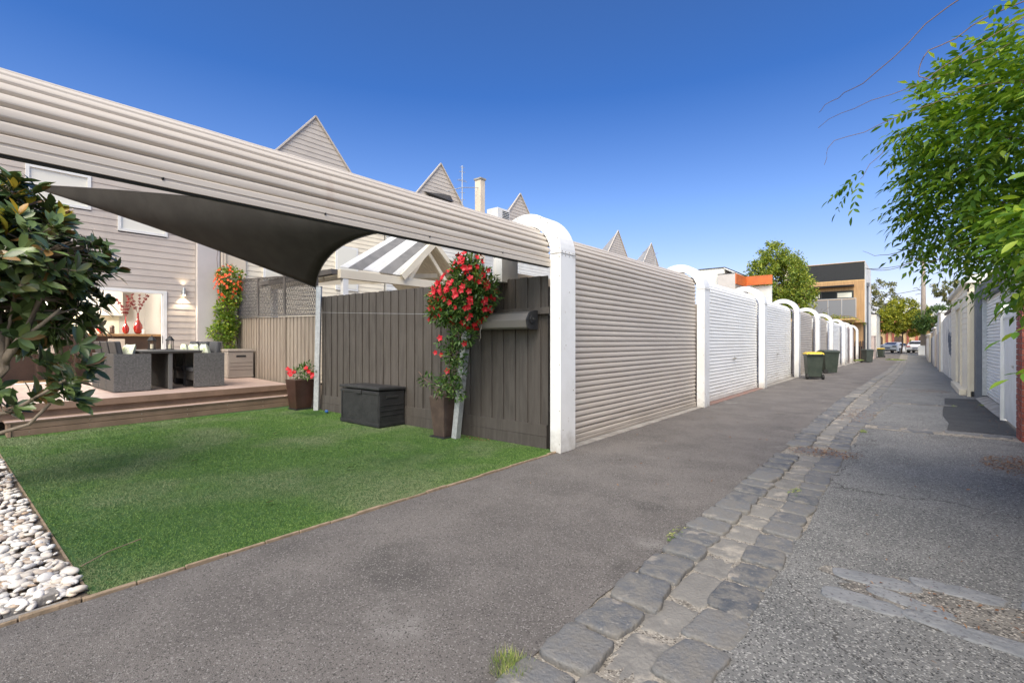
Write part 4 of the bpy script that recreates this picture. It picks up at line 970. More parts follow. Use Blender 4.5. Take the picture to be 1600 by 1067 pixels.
# ================================================================== HOUSES OF THE ROW BEHIND
def gable_house(y, label, lotw=5.7, lower='cream_clad', hood=False, z_pk=9.2, hw=2.75):
    t = thing('gabled_house',(HX,y,0),label,'house','gabled terrace houses behind the yards')
    b = MB(); clad_x(b,HX,y-lotw/2+.02,y+lotw/2-.02,0,5.95,pitch=.16); b.build('wall',lower,t)
    # gable end built as tapering boards
    b = MB(); z = 5.95; sl = hw/(z_pk-5.95); pitch = .166
    while z < z_pk-.02:
        zt_ = min(z+pitch,z_pk); a0 = (z_pk-z)*sl; a1 = (z_pk-zt_)*sl
        b.add([(HX+.018,y-a0,z),(HX+.018,y+a0,z),(HX+.003,y+a1,zt_),(HX+.003,y-a1,zt_)],[(0,1,2,3)]); b.add([(HX,y-a0,z),(HX,y+a0,z),(HX+.018,y+a0,z),(HX+.018,y-a0,z)],[(0,1,2,3)])
        z += pitch
    b.build('gable','gable',t)
    b = MB()
    for s_ in (-1,1): b.bar((HX+.04,y+s_*hw*1.02,5.93),(HX+.04,y,z_pk+.02),.06,.05)
    b.build('bargeboard','gable',t)
    b = MB(); 
    for s_ in (-1,1): b.add([(HX-.02,y+s_*hw*.98,5.95),(HX-.02,y,z_pk-.05),(HX-2.2,y+s_*hw*.6,5.95)],[(0,1,2)])
    b.add([(HX-.02,y,z_pk-.05),(HX-2.2,y-hw*.6,5.95),(HX-2.2,y+hw*.6,5.95)],[(0,1,2)]); b.box(HX-7,HX-.02,y-lotw/2+.03,y+lotw/2-.03,5.9,6.0)
    b.build('roof','roof',t)
    b = MB(); b.box(HX-7,HX-.02,y-lotw/2+.02,y+lotw/2-.02,0,5.9); b.build('body',lower,t)
    for (yy,z0,z1) in ((y-1.3,3.3,4.9),(y+1.2,3.3,4.9)):
        b = MB(); b.box(HX+.02,HX+.06,yy-.45,yy+.45,z0,z1); w_ = b.build('window','white',t)
        b = MB(); b.box(HX+.061,HX+.066,yy-.38,yy+.38,z0+.07,z1-.07); k_ = b.build('pane','pane',t); k_.parent = w_
    if hood:
        b = MB(); b.add([(HX+.05,y-.95,7.78),(HX+.05,y+.55,7.95),(HX+.95,y-.1,7.35),(HX+.05,y-.2,7.35)],[(0,1,2),(0,2,3),(1,3,2)]); b.build('hood','black_screen',t)
    return t
gable_house(8.54,'tallest-looking grey gable nearest the camera, above the raised roller door',lower='cream_clad')
gable_house(14.30,'second grey gable with a dark hood, left of the tall flue',lower='white_clad',hood=True)
gable_house(19.86,'third grey gable, just left of the largest arched pillar',lower='white_clad')
gable_house(30.83,'fourth grey gable, the left of two small peaks above the beige closed door',lower='white_clad')
gable_house(36.44,'farthest small grey gable, right of two peaks above the beige closed door',lower='white_clad')
b = MB(); b.box(HX-7,HX-.02,22.9,27.9,0,6.2); tag(b.build('row_house','render_beige'),'flat roofed house between the third and fourth gables','house')
b = MB(); b.box(HX-.25,HX+.14,5.62,5.68,.2,6.0); b.box(HX-.1,HX+.10,5.70,6.25,.2,6.0); tag(b.build('side_wall','render_beige'),'beige rendered wall between the downpipe and the cream siding','wall')
# flue, antenna, air conditioner on the roofs
t = thing('chimney',(-15.0,16.6,5.5),'tall square pale flue between the second and third gables','chimney')
b = MB(); b.box(-15.3,-14.95,15.85,16.15,5.0,8.75); b.build('stack','render_beige',t,bevel=.01)
b = MB(); b.box(-15.34,-14.91,15.81,16.19,8.75,8.83); b.build('cap','concrete',t,bevel=.01)
t = thing('antenna',(-15.1,15.2,6),'thin television antenna left of the tall flue','antenna')
b = MB(); b.tube([(-15.1,14.85,6.4),(-15.1,14.85,9.1)],.022,6); b.build('mast','galv',t)
b = MB()
for z,l in ((9.0,.25),(8.8,.35),(8.4,.6),(8.45,.45),(7.9,.3),(7.6,.3)): b.tube([(-15.1,14.85-l/2,z),(-15.1,14.85+l/2,z+.05)],.012,5)
b.tube([(-15.1,13.9,7.75),(-15.1,14.85,8.15),(-15.1,15.9,8.4)],.018,5)
b.build('element','galv',t)
t = thing('air_conditioner',(-15.5,18.2,6.5),'pale rooftop air conditioner left of the third gable','air conditioner')
b = MB(); b.box(-15.9,-15.2,17.3,18.2,6.8,7.85); b.build('casing','white',t,bevel=.02)
b = MB()
for k in range(6): b.box(-15.198,-15.19,17.65,18.15,7.3+k*.08,7.34+k*.08)
b.build('grille','dark',t)
for ya, za, lb in ((27.0,6.75,'left of two tiny antennas beside the pale box building'),(28.6,6.85,'right of two tiny antennas beside the pale box building')):
    t = thing('antenna',(-12.2,ya,4),lb,'antenna')
    b = MB(); b.tube([(-12.2,ya,4),(-12.2,ya,za)],.015,5); b.build('mast','galv',t)
    b = MB(); b.tube([(-12.2,ya-.3,za-.1),(-12.2,ya+.35,za+.1)],.02,5); b.build('element','galv',t)

# neighbour's white pergola next door
t = thing('pergola',(-9.85,7.4,0),'white timber pergola with clear-striped roof beyond the charcoal fence','pergola')
b = MB(); b.box(-9.91,-9.79,5.85,9.6,2.86,3.06); b.build('beam','cream',t,bevel=.006)
b = MB(); b.box(-9.90,-9.80,5.92,6.06,0,2.86); b.build('post','white',t,bevel=.005)
b = MB(); b.box(-9.90,-9.80,9.3,9.44,0,2.86); b.build('post','white',t,bevel=.005)
b = MB(); b.box(-13.4,-13.25,5.92,6.06,0,2.9); b.build('post','white',t,bevel=.005)
B0 = Vector((-9.80,5.85,3.10)); B1 = Vector((-9.80,7.55,3.09)); T1 = Vector((-10.15,9.05,4.18)); T0 = Vector((-11.3,8.6,4.55))
def rp(u,v): return B0.lerp(B1,u).lerp(T0.lerp(T1,u),v)
def rpan(u0,u1,name,m,lift=0.):
    b = MB(); n = 14; up = Vector((0,-.3,.95))
    for k in range(n):
        ua = u0+(u1-u0)*k/n; ub = u0+(u1-u0)*(k+1)/n; um = (ua+ub)/2
        l0 = up*lift; l1 = up*(lift+.02)
        b.add([rp(ua,0)+l0,rp(um,0)+l1,rp(um,1)+l1,rp(ua,1)+l0],[(0,1,2,3)]); b.add([rp(um,0)+l1,rp(ub,0)+l0,rp(ub,1)+l0,rp(um,1)+l1],[(0,1,2,3)])
    o = b.build(name,m,t); md = o.modifiers.new('thick','SOLIDIFY'); md.thickness = .012
for (a,c,m) in ((0,.12,'white'),(.12,.34,'poly'),(.34,.60,'white'),(.60,.83,'poly'),(.83,1.,'white')): rpan(a,c,'roof_sheet',m)
b = MB(); b.bar((-9.72,7.50,3.04),(-9.72,8.62,4.12),.05,.16); b.bar((-9.72,8.50,4.10),(-9.72,9.75,3.0),.05,.12); b.build('bargeboard','cream',t)
b = MB(); b.bar((-9.95,7.8,2.9),(-9.95,8.55,3.98),.04,.10); b.bar((-9.95,8.45,3.9),(-9.95,9.3,2.95),.05,.09)
for x in (-10.6,-11.6,-12.6): b.bar((x,5.9,2.95),(x,9.4,3.35),.05,.12)
b.bar((-9.9,5.95,2.92),(-13.4,5.95,2.92),.05,.14)
b.build('rafter','cream',t)
# far roof slope of the pergola, corrugated cream sheet seen from below
b = MB(); n = 26
for k in range(n):
    x0 = -9.95-k*.13; y0,z0,y1,z1 = 8.7,4.15,10.9,2.6
    b.add([(x0,y0,z0),(x0-.065,y0,z0+.02),(x0-.065,y1,z1+.02),(x0,y1,z1)],[(0,1,2,3)]); b.add([(x0-.065,y0,z0+.02),(x0-.13,y0,z0),(x0-.13,y1,z1),(x0-.065,y1,z1+.02)],[(0,1,2,3)])
b.build('roof_sheet','cream',t)
b = MB(); b.box(-13.6,-9.9,5.7,5.86,2.95,3.06); b.build('gutter','lattice',t)
b = MB(); b.box(-11.5,-11.38,9.9,10.02,0,4.6); b.build('post','galv',t)
# fence on the far side of the next yard and its post
t = thing('paling_fence',(-4.8,10.9,0),'pale fence of the neighbouring yard behind the pergola','fence')
b = MB(); x = -4.9
while x > -15.7: b.box(x-.13,x,10.95,10.965,0,2.0); x -= .132
b.build('palings','render_beige',t)

# ================================================================== MAGNOLIA
def branch_tube(b, pts, r0, r1, n=8): b.tube(pts, list(np.linspace(r0,r1,len(pts))), n)
t = thing('magnolia_tree',(-7.35,-.05,0),'glossy dark-leaved magnolia tree in the white pebble bed at left','tree')
b = MB(); tips = []
trunk = [(-7.25,.0,0),(-7.1,.1,.35),(-6.85,.28,.8),(-6.67,.44,1.2),(-6.68,.42,1.5),(-6.78,.38,1.85),(-6.85,.35,2.2)]
branch_tube(b,trunk,.095,.045,10)
def vine_pts(a, d, L_, n, jit, r, up=.0):
    p = Vector(a); d = Vector(d).normalized(); pts = [p.copy()]
    for i in range(n):
        d = (d+Vector((r.uniform(-jit,jit),r.uniform(-jit,jit),r.uniform(-jit,jit)+up))).normalized(); p = p+d*(L_/n); pts.append(p.copy())
    return pts
main = [((-6.67,.44,1.2),(-6.60,.50,1.34),(-6.48,.60,1.55),(-6.40,.68,1.85),(-6.42,.68,2.1),(-6.45,.66,2.35)), ((-6.55,.53,1.42),(-6.35,.68,1.6),(-6.22,.8,1.75)), ((-6.68,.42,1.5),(-6.95,.4,1.8),(-7.2,.45,2.2)), ((-6.78,.38,1.85),(-6.62,.3,2.2),(-6.5,.2,2.45)),
        ((-6.9,.25,.72),(-6.6,.5,.78),(-6.4,.7,.95),(-6.3,.85,1.08)), ((-7.0,.18,.55),(-6.75,.4,.56),(-6.5,.62,.66),(-6.4,.75,.85)), ((-6.85,.35,2.2),(-6.85,.3,2.4),(-6.85,.35,2.65)), ((-6.64,.47,1.3),(-6.66,.50,1.6),(-6.62,.55,2.0))]
for m_ in main: branch_tube(b,m_,.042 if m_ is main[0] else .020,.014,7)
rr = random.Random(21)
nodes_ = []
for m_ in main+[trunk[3:]]:
    for i in range(len(m_)-1):
        for f in (0,.33,.66): nodes_.append(Vector(m_[i]).lerp(Vector(m_[i+1]),f))
CC = Vector((-6.84,.38,2.12)); CR = Vector((.86,.86,.90))
L_V = []; tipV = []
def whorl(c, d, n, ln, wd, spread=1.0):
    c = np.array(c); d = norm(np.array(d,dtype=float)); a = RNG.uniform(0,2*PI,n)
    ref = np.array([0,0,1.]) if abs(d[2])<.9 else np.array([1.,0,0]); u = norm(np.cross(d,ref)); v = np.cross(d,u)
    out = np.outer(np.cos(a),u)+np.outer(np.sin(a),v); dirs = norm(out*spread+d*RNG.uniform(.25,1.1,(n,1)))
    pos = c+dirs*.01 - np.outer(RNG.uniform(0,.09,n),d)
    return leaves(pos,dirs,norm(d+out*-.2+RNG.normal(0,.15,(n,3))),RNG.uniform(.75,1.15,n)*ln,RNG.uniform(.85,1.1,n)*wd,LEAF_BIG,fold=.22,droop=.12)
cnt = 0
while cnt < 540:
    d = Vector((rr.gauss(0,1),rr.gauss(0,1),rr.gauss(0,1))).normalized(); q = rr.uniform(.35,1.0)**.55
    bump_ = 1+.13*math.sin(d.x*5+1)*math.sin(d.y*6+2)+.10*math.sin(d.z*8)
    c = CC + Vector((d.x*CR.x,d.y*CR.y,d.z*CR.z))*q*bump_
    if c.z < 1.25 and rr.random() < .55: continue
    if .9 < c.z < 1.95 and c.x > -7.0 and (c.x*-.637+c.y*.77) < 4.85 and rr.random() < .88: continue
    L_V.append(whorl(c, (d*.8+Vector((0,0,.45))).normalized(), rr.randint(7,11), .180, .070))
    if q > .6 or rr.random() < .3:
        nn = min(nodes_, key=lambda p: (p-c).length); 
        if (nn-c).length < 1.1: b.tube([nn, nn.lerp(c,.5)+Vector((rr.uniform(-.05,.05),rr.uniform(-.05,.05),.04)), c],[.010,.007,.005],5)
    if d.z > .45 and q > .8 and rr.random() < .38: tipV.append(whorl(c+Vector((0,0,.05)), Vector((d.x*.3,d.y*.3,1)), rr.randint(3,5), .13, .06, spread=.35))
    cnt += 1
for c in [(-6.25,.93,1.10),(-6.35,.85,1.0),(-6.2,.98,1.22),(-6.4,.78,1.1),(-6.3,.9,.92),(-6.5,.68,.95),(-6.28,.95,1.3),(-6.6,.5,.85),(-6.45,.72,1.28),(-6.7,.4,1.0)]:
    L_V.append(whorl(c,(.4,.5,.6),10,.19,.075)); L_V.append(whorl(np.array(c)+RNG.normal(0,.06,3),(.5,.2,.2),7,.17,.07))
b.build('trunk','bark',t,smooth=True)
V,F = merge(L_V); npmesh('foliage',V,F,'mag',t,smooth=True)
V,F = merge(tipV); npmesh('new_leaves',V,F,'mag_tip',t,smooth=True)

# ================================================================== WISTERIA
def compound(pos, d, npair, ln, lw, L_, rachis=None, tm=LEAF_SMALL):
    """pinnate leaves: arrays pos,d (N,3); returns V,F for leaflets"""
    parts = []; N_ = len(pos); d = norm(d); side = norm(np.cross(d, np.array([0,0,1.])+RNG.normal(0,.25,(N_,3)))); up = np.cross(side,d)
    up = np.where(up[:,2:3]<0,-up,up)
    for k in range(npair):
        f = .22+.78*k/npair; base = pos + d*(f*L_)[:,None] - np.array([0,0,1.])*((f**2)*L_*.30)[:,None]
        for s_ in (-1,1):
            dd = norm(side*s_ + d*.55 - np.array([0,0,.30]) + RNG.normal(0,.16,(N_,3)))
            sz = 1-.35*abs(f-.55)
            parts.append(leaves(base,dd,up+RNG.normal(0,.25,(N_,3)),ln*sz*RNG.uniform(.85,1.1,N_),lw*sz*RNG.uniform(.85,1.1,N_),tm,fold=.3,droop=.15))
    tip = pos+d*L_[:,None]-np.array([0,0,1.])*(L_*.30)[:,None]
    parts.append(leaves(tip,norm(d-np.array([0,0,.45])),up,ln*1.1,lw,tm,fold=.3,droop=.15))
    return merge(parts)
t = thing('wisteria',(2.2,5.0,0),'lush green wisteria hanging over the right side of the lane','climbing plant')
parts = []
blobs = [((1.05,5.5,3.10),(.98,1.0,.85),640),((.55,5.75,2.80),(.60,.75,.62),320),((.42,5.4,3.28),(.42,.5,.34),150),((.78,5.25,2.30),(.42,.5,.36),130),((1.10,5.2,2.15),(.5,.7,.40),160),((.95,6.2,2.2),(.38,.6,.32),70),((.34,6.1,2.6),(.34,.5,.34),95),((1.10,4.7,3.15),(.58,.6,.50),220),((.30,5.5,2.95),(.30,.5,.55),45)]
for c,r_,n in blobs:
    d = rand_dirs(n); q = RNG.uniform(.3,1,n)**.5; P_ = np.array(c)+d*np.array(r_)*q[:,None]
    dd = norm(d*.9+RNG.normal(0,.45,(n,3))+np.array([-.2,-.1,-.05]))
    parts.append(compound(P_,dd,5,RNG.uniform(.072,.098,n),np.full(n,.034),RNG.uniform(.20,.31,n)))
V,F = merge(parts); npmesh('foliage',V,F,'wist',t)
n = 95; d = rand_dirs(n); q = RNG.uniform(.3,1,n)**.5; P_ = np.array((.75,3.85,2.05))+d*np.array((.30,.38,.36))*q[:,None]; dd = norm(d*.8+RNG.normal(0,.4,(n,3))+np.array([-.3,-.2,-.1]))
V,F = compound(P_,dd,4,np.full(n,.085),np.full(n,.036),RNG.uniform(.18,.26,n),tm=LEAF_BIG); npmesh('near_foliage',V,F,'wist',t,smooth=True)
# long shoots with leaves reaching over the lane
b = MB(); rr = random.Random(5); sp = []; sdv = []
shoots = [[(.9,4.3,4.05),(.3,4.3,3.72),(-.2,4.4,3.42),(-.5,4.6,3.35),(-.6,4.7,3.36)],[(1.2,4.6,3.6),(.5,4.5,3.62),(.1,4.4,3.45),(.05,4.4,3.3),(.2,4.4,3.25),(.5,4.5,3.4)],[(.3,6.1,2.5),(-.1,6.2,2.35),(-.4,6.3,2.38)],[(.35,5.6,2.3),(.1,5.5,2.12),(.0,5.4,2.2)],[(1.2,4.2,3.2),(.7,3.6,2.9),(.55,3.4,2.3),(.6,3.4,2.1)],[(1.6,5.2,3.05),(1.0,4.9,3.15),(.3,4.7,3.22),(-.4,4.6,3.05),(-.55,4.6,2.9)],
          [(1.7,5.0,3.3),(1.05,4.6,3.55),(.55,4.3,3.42),(-.1,4.2,3.15),(-.55,4.35,3.1)],
          [(1.8,4.8,3.5),(1.3,4.5,3.85),(.9,4.3,4.05),(.6,4.25,4.0)],
          [(.9,5.6,3.1),(.4,5.6,3.28),(-.02,5.5,3.32),(-.25,5.35,3.05),(-.36,5.28,2.9)],
          [(1.2,5.4,3.0),(.7,5.2,2.95),(.3,5.1,2.75)],
          [(1.3,6.3,2.3),(.9,6.6,2.25),(.55,6.8,2.32)],
          [(1.25,6.4,2.15),(.85,6.9,2.0),(.75,7.2,1.95)],
          [(1.45,3.3,2.0),(.8,2.6,1.65),(.42,2.20,1.54)],[(.8,2.6,1.60),(.55,2.3,1.47),(.42,2.18,1.40)],
          [(1.55,4.2,3.1),(1.2,3.6,2.75),(1.0,3.4,2.35)]]
for pts in shoots:
    P_ = [Vector(p) for p in pts]; sm = []
    for i in range(len(P_)-1):
        a0 = P_[max(i-1,0)]; a1 = P_[i]; a2 = P_[i+1]; a3 = P_[min(i+2,len(P_)-1)]
        for f in (0,.2,.4,.6,.8):
            sm.append(.5*((2*a1)+(a2-a0)*f+(2*a0-5*a1+4*a2-a3)*f*f+(3*a1-a0-3*a2+a3)*f**3))
    sm.append(P_[-1]); sm = [p+Vector((.012*math.sin(i*1.3+pts[0][0]*9),.012*math.sin(i*.9+2),.020*math.sin(i*.8+pts[0][1]*5)+.010*math.sin(i*2.1))) for i,p in enumerate(sm)]; b.tube(sm,list(np.linspace(.005,.0016,len(sm))),5)
b.tube([(2.0,5.2,1.9),(1.7,5.3,2.4),(1.2,5.4,2.8),(.7,5.5,3.0),(.45,5.4,3.15)],[.035,.03,.022,.015,.008],6); b.tube([(1.7,5.3,2.4),(1.3,5.7,2.6),(.8,6.0,2.7),(.45,6.1,2.65)],[.025,.018,.012,.006],6); b.tube([(1.7,5.3,2.4),(1.3,4.9,2.9),(1.1,4.6,3.3)],[.022,.016,.008],6); b.tube([(1.9,5.2,2.0),(1.4,5.2,2.1),(.9,5.2,2.2),(.62,5.1,2.3)],[.02,.015,.01,.005],6)
for (x,y) in ((1.75,4.2),(1.75,6.9)): b.tube([(x,y,0),(x,y,2.45)],.035,8)
b.tube([(1.75,3.2,2.45),(1.75,8.0,2.45)],.03,8); b.tube([(2.3,5.0,0),(2.2,5.1,1.0),(2.25,5.2,2.0),(2.3,5.3,2.8)],.05,8)
for k in range(26):
    a = Vector((rr.uniform(1.2,2.6),rr.uniform(4.3,6.2),rr.uniform(2.2,3.3))); b.tube(vine_pts(a,(rr.uniform(-1,.2),rr.uniform(-.8,.4),rr.uniform(-.4,.4)),rr.uniform(.5,1.1),8,.35,rr),.0035,4)
b.build('stem','twig',t)
# leaf sprays along the shoots: root point, direction
spr = [((-.36,5.28,2.9),(-.9,-.1,-.35)),((-.38,5.28,2.88),(-.6,.1,-.7)),((-.34,5.28,2.92),(-.2,-.2,-.8)),((-.28,5.3,3.0),(-.7,.1,-.3)),
       ((-.02,5.5,3.32),(-.9,.0,-.2)),((.05,5.5,3.3),(-.5,.1,-.6)),((.1,5.5,3.32),(-.7,0,.1)),((-.05,5.45,3.3),(-.3,0,-.7)),((.25,5.55,3.3),(-.6,.2,-.3)),((.3,5.5,3.3),(-.4,-.2,-.5)),
       ((.95,4.3,4.0),(-.8,.1,.1)),((.70,4.25,4.0),(-.7,.2,.0)),((.85,4.3,4.02),(-.4,.1,.5)),((.60,4.35,3.6),(-.7,.2,.2)),((.40,4.3,3.35),(-.8,.2,-.2)),((.15,4.9,3.1),(-.8,.1,-.1)),((.05,4.8,3.2),(-.7,.1,.1)),((1.1,4.4,3.92),(-.7,0,-.3)),((1.3,4.5,3.8),(-.7,.1,.2)),((.75,4.45,3.52),(-.7,.1,-.3)),((1.05,4.6,3.5),(-.8,.2,-.1)),
       ((.35,6.7,2.3),(-.8,.2,-.2)),((.55,7.0,1.95),(-.9,.1,-.2)),((.65,6.9,2.0),(-.6,-.2,-.3)),((.42,2.20,1.54),(-.85,-.5,-.05)),((.42,2.18,1.40),(-.85,-.5,.02)),((1.2,3.6,2.75),(-.8,.0,-.3)),((1.0,3.4,2.35),(-.7,.1,-.5))]
pos = np.array([a for a,_ in spr]); dd = np.array([c for _,c in spr],dtype=float)
V,F = compound(pos,dd,5,np.where(pos[:,1]<2.5,.055,.078),np.where(pos[:,1]<2.5,.022,.030),RNG.uniform(.22,.30,len(pos)),tm=LEAF_BIG); npmesh('hanging_leaves',V,F,'wist',t,smooth=True)

# ================================================================== RIGHT SIDE OF THE LANE
t = thing('brick_pier',(1.2,10.3,0),'red brick pier at the right edge, beside the white gate','pier')
b = MB(); rr = random.Random(2); z = 0; k = 0
while z < 2.04:
    for (x0,x1) in ([(1.22,1.42),(1.43,1.62)] if k%2 else [(1.22,1.32),(1.33,1.51),(1.52,1.62)]):
        b.box(x0,x1,10.04+rr.uniform(-.002,.002),10.15,z,z+.073)
    for (y0,y1) in ([(10.155,10.26),(10.27,10.48)] if k%2 else [(10.155,10.37),(10.38,10.48)]):
        b.box(1.212+rr.uniform(-.002,.002),1.24,y0,y1,z,z+.073)
    z += .084; k += 1
b.build('bricks','brick',t,bevel=.003)
b = MB(); b.box(1.225,1.61,10.05,10.47,0,2.03); b.build('mortar','mortar',t)
t = thing('brick_wall',(1.6,5,0),'long red brick wall carrying the wisteria, out past the pier','wall')
b = MB(); b.box(1.63,1.75,-2,10.03,0,2.0); b.build('wall','brick',t)
t = thing('gate',(1.3,10.5,0),'tall white boarded gate between the brick pier and the striped roller door','gate')
b = MB()
for i in range(11): b.box(1.30,1.33,10.50+i*.188,10.68+i*.188,.05,2.05)
b.build('boards','white',t,bevel=.003)
b = MB(); b.box(1.332,1.36,10.5,12.55,.4,.5); b.box(1.285,1.299,10.5,12.55,1.86,1.92); b.build('rail','white',t); b = MB(); b.box(1.25,1.36,12.56,12.64,0,2.15); b.build('post','white',t,bevel=.004)
b = MB(); b.obox((1.285,11.5,1.03),.02,.10,.04); b.build('latch','steel',t)
t = thing('roller_garage',(1.3,12.7,0),'blue-grey framed garage with a white slatted roller door on the right','garage')
b = MB(); b.box(1.30,1.60,12.66,12.80,0,2.75); b.build('jamb','bluegrey',t,bevel=.005)
b = MB(); b.box(1.25,1.70,16.95,17.40,0,2.90); b.build('pillar','bluegrey',t,bevel=.006)
b = MB(); b.box(1.34,1.80,12.80,16.95,2.50,2.95); b.build('lintel','bluegrey',t,bevel=.005)
b = MB(); z = .10
while z < 2.48:
    b.prism([(1.47,z),(1.44,z+.012),(1.44,z+.055),(1.475,z+.074),(1.49,z+.074),(1.49,z)], 12.805,16.945); z += .076
b.build('curtain','white_door',t)
b = MB(); b.box(1.36,1.46,12.802,12.86,.1,2.5); b.build('guide_rail','galv',t); b = MB(); b.box(1.36,1.46,16.88,16.948,.1,2.5); b.build('guide_rail','galv',t)
b = MB(); b.add([(1.27,12.81,.012),(1.25,13.8,.012),(1.24,14.8,.012),(1.235,16.94,.012),(1.49,16.94,.10),(1.49,12.81,.10)],[(0,1,2,3,4,5)]); b.build('ramp','concrete',t)
b = MB(); b.box(1.61,6,12.66,17.4,0,2.6); b.build('body','render_beige',t)
t = thing('cream_panel_wall',(1.2,17.5,0),'narrow cream panel wall between the blue-grey pillar and the cream shed','wall')
b = MB(); b.box(1.19,1.60,17.45,17.55,.14,2.75); b.build('panel','cream',t); b = MB(); b.box(1.21,1.60,17.46,17.54,0,.139); b.build('base','black_plastic',t)
b = MB(); b.box(1.12,1.19,17.44,17.58,0,2.75); b.build('post','cream',t,bevel=.004)
t = thing('weatherboard_shed',(1.3,17,0),'cream weatherboard shed with a side door facing the lane','shed')
b = MB(); clad_x(b,1.14,17.65,19.4,.1,3.0,pitch=.15,sgn=-1); clad_x(b,1.14,21.3,24.4,.1,3.0,pitch=.15,sgn=-1); clad_x(b,1.14,19.4,21.3,2.45,3.0,pitch=.15,sgn=-1); b.build('wall','cream_clad',t)
b = MB(); b.box(1.17,6,17.62,24.4,0,3.0); b.build('body','cream_clad',t)
b = MB(); b.box(1.09,1.16,19.4,19.48,.1,2.45); b.box(1.09,1.16,21.22,21.3,.1,2.45); b.box(1.08,1.16,19.4,21.3,2.451,2.53); fr_ = b.build('door_frame','cream',t)
b = MB(); b.box(1.145,1.165,19.48,21.22,.12,2.45); b.build('door','cream',t,bevel=.004)
b = MB(); b.box(.98,1.13,17.8,21.4,0,.16); b.build('step','cream',t,bevel=.01)
b = MB(); b.box(1.02,6,17.5,24.5,3.0,3.1); b.build('roof','white',t)
b = MB(); b.add([(1.02,17.5,3.1),(6,17.5,4.9),(6,24.5,4.9),(1.02,24.5,3.1)],[(0,1,2,3)]); b.add([(1.02,17.5,3.1),(6,17.5,3.1),(6,17.5,4.9)],[(0,1,2)]); b.build('roof_slope','white_clad',t)
t = thing('sheet_fence',(1.3,25,0),'weathered white sheet fence with dark scribbles, beyond the cream shed','fence')
b = MB(); y = 24.5
while y < 33.4: b.box(1.20+.01*math.sin(y*3),1.25+.01*math.sin(y*3),y,y+1.2,gz(y)-.02,2.75-.12*((y-24)/4.)); y += 1.21
b.build('sheets','graf',t)
b = MB(); b.box(1.13,1.19,24.5,29.5,2.62,2.72); b.build('capping','brown_wood',t)
b = MB(); rr = random.Random(9)
for k in range(7):   # spray-painted loops
    y0 = 25.6+k*.33; z0 = 1.0+rr.uniform(0,.5); pts = [(1.192,y0+.22*math.cos(a)*rr.uniform(.7,1),z0+.35*math.sin(a*1.5)+.25*a/6) for a in np.linspace(0,6,16)]; b.tube(pts,.012,4)
b.build('scribble','bluegrey',t)
segs = [(33.5,37.5,3.1,'white_clad','white painted garage wall with a dark doorway past the scribbled fence',1.15,.0),(38.0,42.5,2.7,'white','pale square garage front, second beyond the scribbled fence',1.25,0),
        (43.0,49.0,2.6,'render_beige','beige rendered garage wall far along the right side',1.22,0),(49.3,56.0,2.5,'sand_wall','sand coloured wall near the end of the right side',1.30,0),(56.4,68.0,2.4,'cream','last cream wall on the right before the street',1.2,0)]
for i,(a,c,h,m,lb,x,_) in enumerate(segs):
    t = thing('garage',(x,a,gz(a)),lb,'garage','small garages along the far right side'); g = gz((a+c)/2)
    b = MB(); b.box(x,7,a,c,g-.2,g+h); b.build('wall',m,t)
    b = MB(); b.box(x-.05,x-.002,a+.15,a+.35,g,g+h-.2); b.build('pier','white' if i%2 else 'render_beige',t,bevel=.01)
    b = MB(); b.box(x-.03,x-.001,a+.9,a+1.7 if i==0 else c-.5,g,g+2.1); b.build('door','black_screen' if i==0 else ['white','pink_door','white_door','bluegrey','white_door'][i],t)
    b = MB(); b.box(x-.08,7.1,a-.05,c+.05,g+h,g+h+.09); b.build('coping','white',t)
    b = MB(); b.add([(x+.4,a,g+h+.09),(4.0,a,g+h+1.6),(4.0,c,g+h+1.6),(x+.4,c,g+h+.09)],[(0,1,2,3)]); b.add([(x+.4,a,g+h+.09),(7,a,g+h+.09),(4.0,a,g+h+1.6)],[(0,1,2)])
    b.build('roof','white_clad' if i < 2 else 'roof',t)

# ================================================================== WHEELIE BINS
def wheelie(loc, rz, s_, lid, body, label):
    t = thing('wheelie_bin',loc,label,'wheelie bin','wheelie bins along the garage row',rz=rz)
    W_,D,H_ = .56*s_,.62*s_,.98*s_
    def tap(z0,z1,w0,w1,d0,d1,b,yo0=0,yo1=0):
        v = [(sx*w0/2,sy*d0/2+yo0,z0) for sx,sy in ((-1,-1),(1,-1),(1,1),(-1,1))]+[(sx*w1/2,sy*d1/2+yo1,z1) for sx,sy in ((-1,-1),(1,-1),(1,1),(-1,1))]
        b.add(v,[(0,3,2,1),(4,5,6,7),(0,1,5,4),(1,2,6,5),(2,3,7,6),(3,0,4,7)])
    b = MB(); tap(.05,H_*.93,W_*.80,W_*.98,D*.74,D*.98,b); b.build('body',body,t,bevel=.02,local=True)
    b = MB(); tap(H_*.90,H_*.95,W_*1.04,W_*1.06,D*1.04,D*1.06,b); b.build('rim',body,t,bevel=.01,local=True)
    b = MB(); tap(H_*.952,H_*1.0,W_*1.05,W_*1.02,D*1.06,D*1.02,b); tap(H_*1.0,H_*1.04,W_*1.0,W_*.80,D*1.0,D*.75,b,0,.03); b.build('lid',lid,t,bevel=.012,local=True)
    b = MB(); b.tube([(-W_*.4,D*.60,H_*.95),(W_*.4,D*.60,H_*.95)],.016,8); b.box(-W_*.42,-W_*.36,D*.45,D*.61,H_*.92,H_*.98); b.box(W_*.36,W_*.42,D*.45,D*.61,H_*.92,H_*.98); b.build('handle',body,t,local=True)
    for sx in (-1,1):
        b = MB(); b.tube([(sx*W_*.40,D*.42,.10),(sx*W_*.52,D*.42,.10)],.10,16); b.build('wheel','rubber',t,local=True)
    b = MB(); b.tube([(-W_*.42,D*.42,.10),(W_*.42,D*.42,.10)],.014,6); b.build('axle','rubber',t,local=True)
    return t
